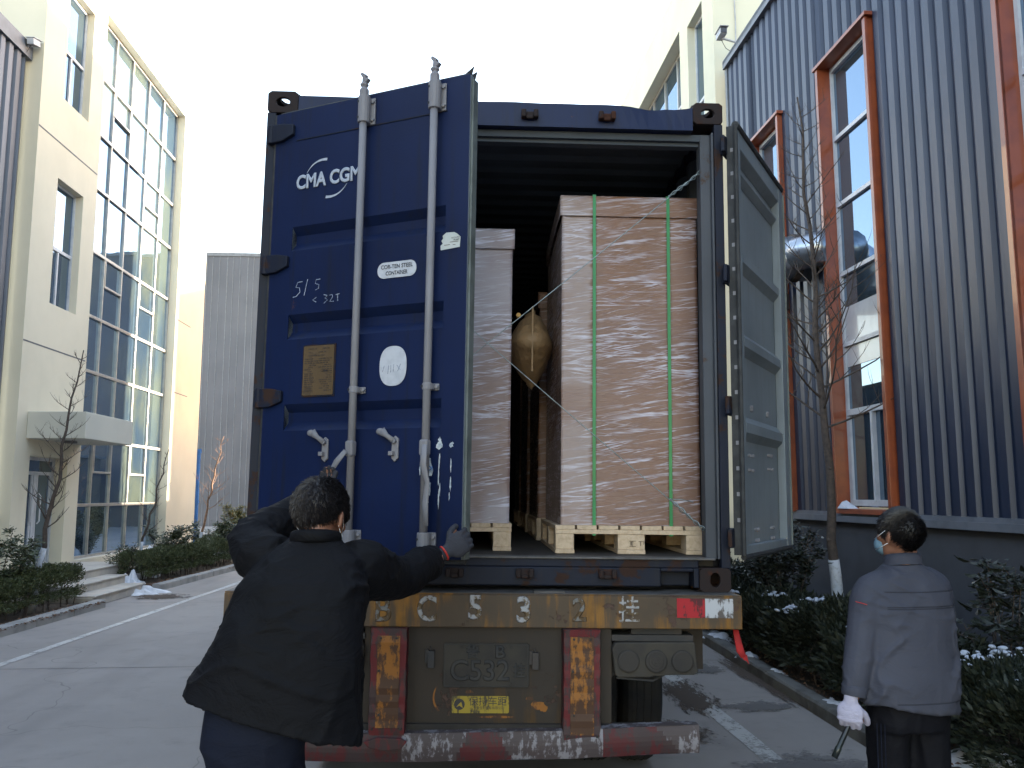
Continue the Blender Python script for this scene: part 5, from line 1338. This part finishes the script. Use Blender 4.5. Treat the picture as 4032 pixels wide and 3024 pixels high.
def hand_shape(b, c, rot, s=1.0, curl=.9, thumb=1, spread=.12, fat=1.0, pal=(.040, .015, .046), tc=.5, curls=None):
    """palm at c; hand axes: +z towards finger tips, +x thumb side * thumb, +y back of hand ; fingers curl towards -y"""
    def P(v): return Vector(c) + rot @ (Vector(v) * s)
    b.ell(P((0, 0, 0)), (pal[0] * s * fat, pal[1] * s * 1.15 * fat, pal[2] * s), rot, 16, 10)
    b.ell(P((0, .001, .026)), (pal[0] * s * fat, pal[1] * s * fat, .016 * s), rot, 14, 8)
    b.tube([P((0, 0, -.075)), P((0, 0, -.04)), P((0, 0, -.01))], [(.024 * s, .019 * s), (.027 * s, .019 * s), (.034 * s, .017 * s)], 14, up=rot @ Vector((1, 0, 0)))
    for i, (x, L, r) in enumerate(((.030, .072, .0088), (.010, .080, .0092), (-.011, .075, .0088), (-.030, .058, .0078))):
        cu = curl if curls is None else curls[i]
        p = Vector((x * thumb, .002, .034)); ang = 0.12; yaw = spread * x * thumb * 20; pts = [P(p)]; rr = [r * s * fat]
        for (f, k) in ((.46, cu * .75), (.30, cu * 1.0), (.24, cu * .7)):
            ang += k; d = Vector((math.sin(yaw) * math.cos(ang), -math.sin(ang), math.cos(ang) * math.cos(yaw))); q = p + d * L * f * .5; p = p + d * L * f
            pts += [P(q), P(p)]; rr += [r * s * fat * .97, r * s * fat * (.98 if f > .25 else .8)]
        b.tube(pts, rr, 10); b.ell(pts[-1], (r * .8 * s * fat,) * 3, nu=8, nv=6)
    p = Vector((.022 * thumb, -.002, -.018)); pts = [P(p)]; rr = [.013 * s * fat]
    for (d, l) in ((Vector((.75 * thumb, -.25 - .3 * tc, .55)), .040), (Vector((.30 * thumb, -.3 - .5 * tc, .85)), .028), (Vector((.05 * thumb, -.3 - .7 * tc, .9)), .022)):
        p = p + d.normalized() * l; pts.append(P(p)); rr.append(.0105 * s * fat)
    b.tube(pts, rr, 10); b.ell(pts[-1], (.010 * s * fat,) * 3, nu=8, nv=6)
def rotto(z, x):
    z = Vector(z).normalized(); x = Vector(x); x = (x - z * x.dot(z)).normalized(); y = z.cross(x)
    return Matrix((x, y, z)).transposed()

# --- the man in black closing the left door (world coordinates)
P1 = dict(hd=Vector((-.462, 3.06, 1.640)), sR=Vector((-.335, 3.06, 1.465)), sL=Vector((-.63, 3.04, 1.50)), eR=Vector((-.215, 3.38, 1.415)), wR=Vector((-.085, 3.72, 1.448)), eL=Vector((-.715, 3.16, 1.565)), wL=Vector((-.56, 3.42, 1.70)))
h1 = Matrix.Rotation(R(-22), 3, 'Z') @ Matrix.Rotation(R(-20), 3, 'X')
b = MB(); head_shape(b, P1['hd'], h1, 1.05)
limb(b, [(-.47, 2.99, 1.50), (-.468, 3.02, 1.57), (-.465, 3.04, 1.64)], [.062, .056, .056])
sections(b, [((-.61, 2.865, .93), .12, .09, 0, 0), ((-.575, 2.88, 1.1), .145, .10, 0, 0), ((-.53, 2.94, 1.3), .17, .11, 0, 0), ((-.49, 2.99, 1.46), .17, .09, 0, 0), ((-.48, 3.0, 1.52), .08, .06, 0, 0)])
limb(b, [P1['sR'], P1['eR'], P1['wR'], P1['wR'] + Vector((.025, .05, .01))], [.052, .042, .028, .026]); limb(b, [P1['sL'], P1['eL'], P1['wL']], [.052, .042, .028])
for (x, fx) in ((-.57, -.47), (-.66, -.70)): limb(b, [(x, 2.87, .92), (x * .8 + fx * .2, 2.885, .66), ((x + fx) / 2, 2.875, .42), (fx, 2.84, .09)], [.07, .062, .05, .04]); b.ell((fx, 2.90, .05), (.045, .12, .045))
hR = rotto((.80, .30, .48), (-.5, 0, .8))
hLc = P1['wL'] + Vector((.035, .07, .05)); hL = rotto((.4, .7, .5), (.8, -.5, 0))
handc = Vector((.012, 3.815, 1.505))
hand_shape(b, handc, hR, .92, .5, 1, tc=.4, curls=(.62, .66, .7, .72)); hand_shape(b, hLc, hL, .92, .6, 1)
p1 = blobmesh(b, 'person', M['skin'], None, .008, 2); tag(p1, 'person with short black hair in a dark padded jacket, back turned, pushing the blue door', 'person')
face_bits(p1, P1['hd'], h1); hair_cap(p1, P1['hd'], h1, M['hair2'], 1.07, 12000, 2)
b = MB()   # jacket
sections(b, [((-.560, 2.87, 1.025), .292, .165, 0, R(16)), ((-.560, 2.88, 1.05), .288, .165, 0, R(15)), ((-.548, 2.885, 1.13), .262, .160, 0, R(12)), ((-.525, 2.90, 1.24), .236, .152, 0, R(8)), ((-.508, 2.94, 1.34), .216, .148, 0, R(5)), ((-.493, 2.975, 1.44), .205, .135, 0, R(3)), ((-.482, 3.0, 1.51), .170, .105, 0, 0), ((-.475, 3.015, 1.555), .10, .080, 0, 0), ((-.47, 3.025, 1.585), .073, .070, 0, 0)])
limb(b, [P1['sR'] + Vector((-.03, -.01, .01)), P1['sR'] + Vector((.02, .05, 0)), P1['eR'] + Vector((-.03, -.04, .0)), P1['eR'] + Vector((.04, .06, .0)), P1['wR'] + Vector((-.02, -.02, 0)), P1['wR'] + Vector((.012, .018, 0))], [.090, .100, .086, .076, .066, .056])
limb(b, [P1['sL'] + Vector((.03, 0, -.01)), P1['sL'] + Vector((-.035, .04, .015)), P1['eL'] + Vector((.0, -.01, .0)), P1['eL'] + Vector((.05, .09, .045)), P1['wL'] + Vector((.01, .0, .0))], [.09, .092, .078, .070, .058])
jk = blobmesh(b, 'jacket', M['jacket_black'], p1, .0085, 4, disp=((.013, 9, basis((1, 0, -.35), .28), 3.3), (.008, 17, basis((1, 0, .3), .3), 8.3), (.010, 6, basis((.5, 0, 1), .4), 1.3)))
b = MB(); b.tube([(-.47 + .078 * math.cos(q), 3.018 + .074 * math.sin(q), 1.575 - .012 * math.sin(q)) for q in [2 * math.pi * k / 24 for k in range(25)]], (.013), 8, cap=False, sq=(1.7, .8), up=(0, 0, 1)); b.build('collar', M['jacket_black'], p1, smooth=True)
b = MB()   # trousers
sections(b, [((-.612, 2.87, 1.10), .155, .115, 0, 0), ((-.618, 2.865, .98), .162, .125, 0, 0), ((-.612, 2.865, .86), .140, .118, 0, 0), ((-.608, 2.865, .78), .125, .1, 0, 0)])
limb(b, [(-.555, 2.87, .90), (-.535, 2.90, .66), (-.50, 2.88, .42), (-.47, 2.85, .10)], [.098, .086, .072, .062]); limb(b, [(-.665, 2.86, .90), (-.675, 2.87, .66), (-.69, 2.87, .42), (-.70, 2.83, .10)], [.098, .086, .072, .062])
blobmesh(b, 'trousers', M['trousers_navy'], p1, .011, 3, disp=((.010, 8, basis((1, 0, -.5), .35), 4.), (.006, 16, basis((0, 0, 1), .3), 2.)))
for fx in (-.47, -.70):
    b = MB(); b.ell((fx, 2.91, .055), (.052, .14, .055)); b.box(fx - .05, fx + .05, 2.79, 3.04, .0, .025); b.build('shoe', M['shoe'], p1, smooth=True, bevel=.01)
b = MB(); hand_shape(b, handc, hR, 1.15, .5, 1, fat=1.2, tc=.4, curls=(.62, .66, .7, .72)); blobmesh(b, 'glove', M['glove_grey'], p1, .0045, 2)
b = MB(); hand_shape(b, hLc, hL, .94, .6, 1, fat=1.2); blobmesh(b, 'glove', M['glove_grey'], p1, .0055, 2)
b = MB(); q0 = handc - hR @ Vector((0, 0, .066)); ring = [q0 + hR @ Vector((.031 * math.cos(q), .025 * math.sin(q), 0)) for q in [2 * math.pi * k / 20 for k in range(21)]]; b.tube(ring, .0045, 6, cap=False); b.build('glove_hem', M['redline'], p1, smooth=True)
b = MB(); P_ = lambda x, y, z: P1['hd'] + h1 @ Vector((x, y, z))
b.ell(P_(0, .078, -.045), (.055, .032, .045), h1, 14, 10); b.build('mask', M['maskw'], p1, smooth=True)
b = MB()
for q in (-1, 1): b = MB(); b.tube([P_(q * .05, .075, -.03), P_(q * .078, .03, -.02), P_(q * .086, -.002, .022)], .0013, 5); b.tube([P_(q * .05, .07, -.065), P_(q * .076, .03, -.05), P_(q * .084, -.014, -.03)], .0013, 5); b.build('mask_loop', M['maskw'], p1, smooth=True)


# --- the man in grey workwear on the right
hd = Vector((2.055, 3.935, 1.528)); h2 = Matrix.Rotation(R(25), 3, 'Z') @ Matrix.Rotation(R(4), 3, 'X') @ Matrix.Rotation(R(3), 3, 'Y')
sL_, eL_, wL_ = Vector((1.905, 3.93, 1.305)), Vector((1.835, 3.90, 1.085)), Vector((1.775, 3.86, .865))
sR_, eR_, wR_ = Vector((2.255, 3.97, 1.315)), Vector((2.285, 4.02, 1.10)), Vector((2.16, 4.17, 1.05))
hc = Vector((1.742, 3.84, .775)); hr = rotto((-.10, .0, -1), (.85, -.5, 0))
b = MB(); head_shape(b, hd, h2, 1.0)
limb(b, [(2.085, 3.95, 1.36), (2.08, 3.945, 1.44), (2.065, 3.935, 1.52)], [.066, .06, .06])
sections(b, [((2.05, 3.93, .76), .15, .105, .15, 0), ((2.055, 3.94, .95), .14, .10, .15, 0), ((2.065, 3.95, 1.15), .16, .11, .1, 0), ((2.075, 3.95, 1.30), .175, .10, .1, 0), ((2.08, 3.95, 1.38), .08, .06, .1, 0)])
limb(b, [sL_, eL_, wL_, hc + Vector((.004, .002, .05))], [.05, .041, .028, .026]); limb(b, [sR_, eR_, wR_, wR_ + Vector((-.06, .06, .02))], [.05, .04, .028, .026])
for x in (1.96, 2.14): limb(b, [(x, 3.94, .80), (x, 3.95, .42), (x, 3.92, .09)], [.08, .055, .04]); b.ell((x - .02, 3.98, .05), (.045, .12, .045))
hand_shape(b, hc, hr, .95, 1.0, 1, tc=.9); h3c = wR_ + Vector((-.09, .09, .03)); h3 = rotto((-.7, .6, .2), (0, .3, 1)); hand_shape(b, h3c, h3, .95, .9, 1)
p2 = blobmesh(b, 'person', M['skin'], None, .008, 2); tag(p2, 'person in grey blue work jacket and white glove, standing at right with a black stick', 'person')
face_bits(p2, hd, h2, 1.0); hair_cap(p2, hd, h2, M['hair'], 1.02, 14000, 5)
b = MB()
sections(b, [((2.045, 3.93, .775), .232, .150, .12, R(7)), ((2.045, 3.93, .80), .234, .152, .12, R(7)), ((2.052, 3.935, .90), .232, .155, .12, R(4)), ((2.062, 3.945, 1.02), .226, .150, .1, R(2)), ((2.070, 3.95, 1.13), .222, .142, .1, 0), ((2.078, 3.955, 1.24), .215, .130, .1, 0), ((2.078, 3.955, 1.315), .208, .112, .1, 0), ((2.078, 3.952, 1.355), .165, .095, .1, 0), ((2.078, 3.95, 1.39), .105, .082, .1, 0), ((2.078, 3.95, 1.41), .080, .075, .1, 0)])
limb(b, [sL_ + Vector((.07, .0, .03)), sL_ + Vector((.012, .0, -.005)), sL_ + Vector((-.02, .0, -.07)), eL_ + Vector((.005, 0, 0)), eL_ * .4 + wL_ * .6, wL_ + Vector((0, 0, -.012))], [.050, .068, .078, .072, .064, .050])
limb(b, [sR_ + Vector((-.08, .0, .03)), sR_ + Vector((-.025, .0, -.01)), sR_ + Vector((-.012, .0, -.07)), eR_ + Vector((-.03, 0, 0)), wR_], [.050, .066, .072, .066, .05])
blobmesh(b, 'jacket', M['jacket_grey'], p2, .008, 4, disp=((.014, 8, basis((1, 0, .7), .25), 13.), (.009, 15, basis((1, 0, -.35), .28), 5.), (.010, 6, basis((.3, 0, 1), .35), 2.)))
b = MB()
for (dz, rr) in ((0, .082), (.028, .078)): pass
vs = []; n = 26
for j, (z, rx, ry) in enumerate(((1.395, .088, .080), (1.42, .084, .078), (1.447, .078, .074), (1.443, .072, .069), (1.41, .074, .070))):
    for k in range(n): q = 2 * math.pi * k / n; vs.append((2.076 + rx * math.cos(q), 3.95 + ry * math.sin(q), z - .014 * math.sin(q)))
b.add(vs, [(j * n + k, j * n + (k + 1) % n, (j + 1) * n + (k + 1) % n, (j + 1) * n + k) for j in range(4) for k in range(n)]); b.build('collar', M['jacket_grey'], p2, smooth=True)
b = MB(); c0 = wL_ + Vector((0, 0, -.005)); b.tube([c0 + Vector((.002, .002, .022)), c0, c0 + Vector((-.004, -.002, -.022))], [.0535, .055, .054], 20); b.build('cuff', M['jacket_grey'], p2, smooth=True, bevel=.003)
b = MB(); b.tube([(1.806, 3.872, 1.245), (1.826, 3.85, 1.240), (1.846, 3.845, 1.234)], .0017, 5); b.build('red_piping', M['redline'], p2)
b = MB(); sections(b, [((2.05, 3.935, .92), .165, .12, .1, 0), ((2.05, 3.935, .80), .172, .13, .1, 0), ((2.05, 3.94, .68), .178, .13, .1, 0)])
limb(b, [(1.962, 3.94, .74), (1.958, 3.95, .50), (1.955, 3.93, .30), (1.955, 3.92, .08)], [.100, .088, .075, .068]); limb(b, [(2.145, 3.94, .74), (2.148, 3.95, .50), (2.15, 3.93, .30), (2.15, 3.92, .08)], [.100, .090, .075, .068])
blobmesh(b, 'trousers', M['trousers_black'], p2, .011, 3, disp=((.010, 8, basis((1, 0, .5), .35), 4.), (.007, 14, basis((0, 0, 1), .3), 7.)))
b = MB()
for k in range(3): b.tube([(1.872 - k * .0 + .012 * k, 3.865 - .012 * k, .72), (1.866 + .012 * k, 3.86 - .010 * k, .50), (1.873 + .012 * k, 3.865 - .01 * k, .12)], .0022, 5)
b.build('side_stripe', M['trousers_navy'], p2)
for x in (1.955, 2.15):
    b = MB(); b.ell((x, 3.97, .055), (.052, .14, .055)); b.box(x - .05, x + .05, 3.85, 4.10, .0, .025); b.build('shoe', M['shoe'], p2, smooth=True, bevel=.01)
b = MB(); hand_shape(b, hc, hr, 1.14, 1.0, 1, fat=1.25, tc=.9); blobmesh(b, 'glove', M['glove_white'], p2, .0045, 2)
b = MB(); hand_shape(b, h3c, h3, 1.0, .9, 1, fat=1.2); blobmesh(b, 'glove', M['glove_white'], p2, .0055, 2)
P_ = lambda x, y, z: hd + h2 @ (Vector((x, y, z)) * 1.05)
b = MB(); b.ell(P_(0, .064, -.042), (.060, .046, .050), h2, 18, 12); b.build('mask', M['mask'], p2, smooth=True)
b = MB()
for q in (-1, 1): b = MB(); b.tube([P_(q * .05, .085, -.02), P_(q * .078, .04, .0), P_(q * .088, .002, .024)], .0016, 5); b.tube([P_(q * .05, .075, -.065), P_(q * .076, .03, -.05), P_(q * .086, -.012, -.028)], .0016, 5); b.build('mask_loop', M['maskw'], p2, smooth=True)

b = MB(); g = hc + hr @ Vector((0, -.026, .045)); dd = Vector((-.36, -.05, -.62)).normalized(); b.tube([g - dd * .10, g - dd * .02, g + dd * .12, g + dd * .125, g + dd * .17], [.010, .011, .0125, .0145, .0135], 14); o = b.build('baton', M['batonm'], None, smooth=True); tag(o, 'short black stick held in the white gloved hand of the man on the right', 'stick')
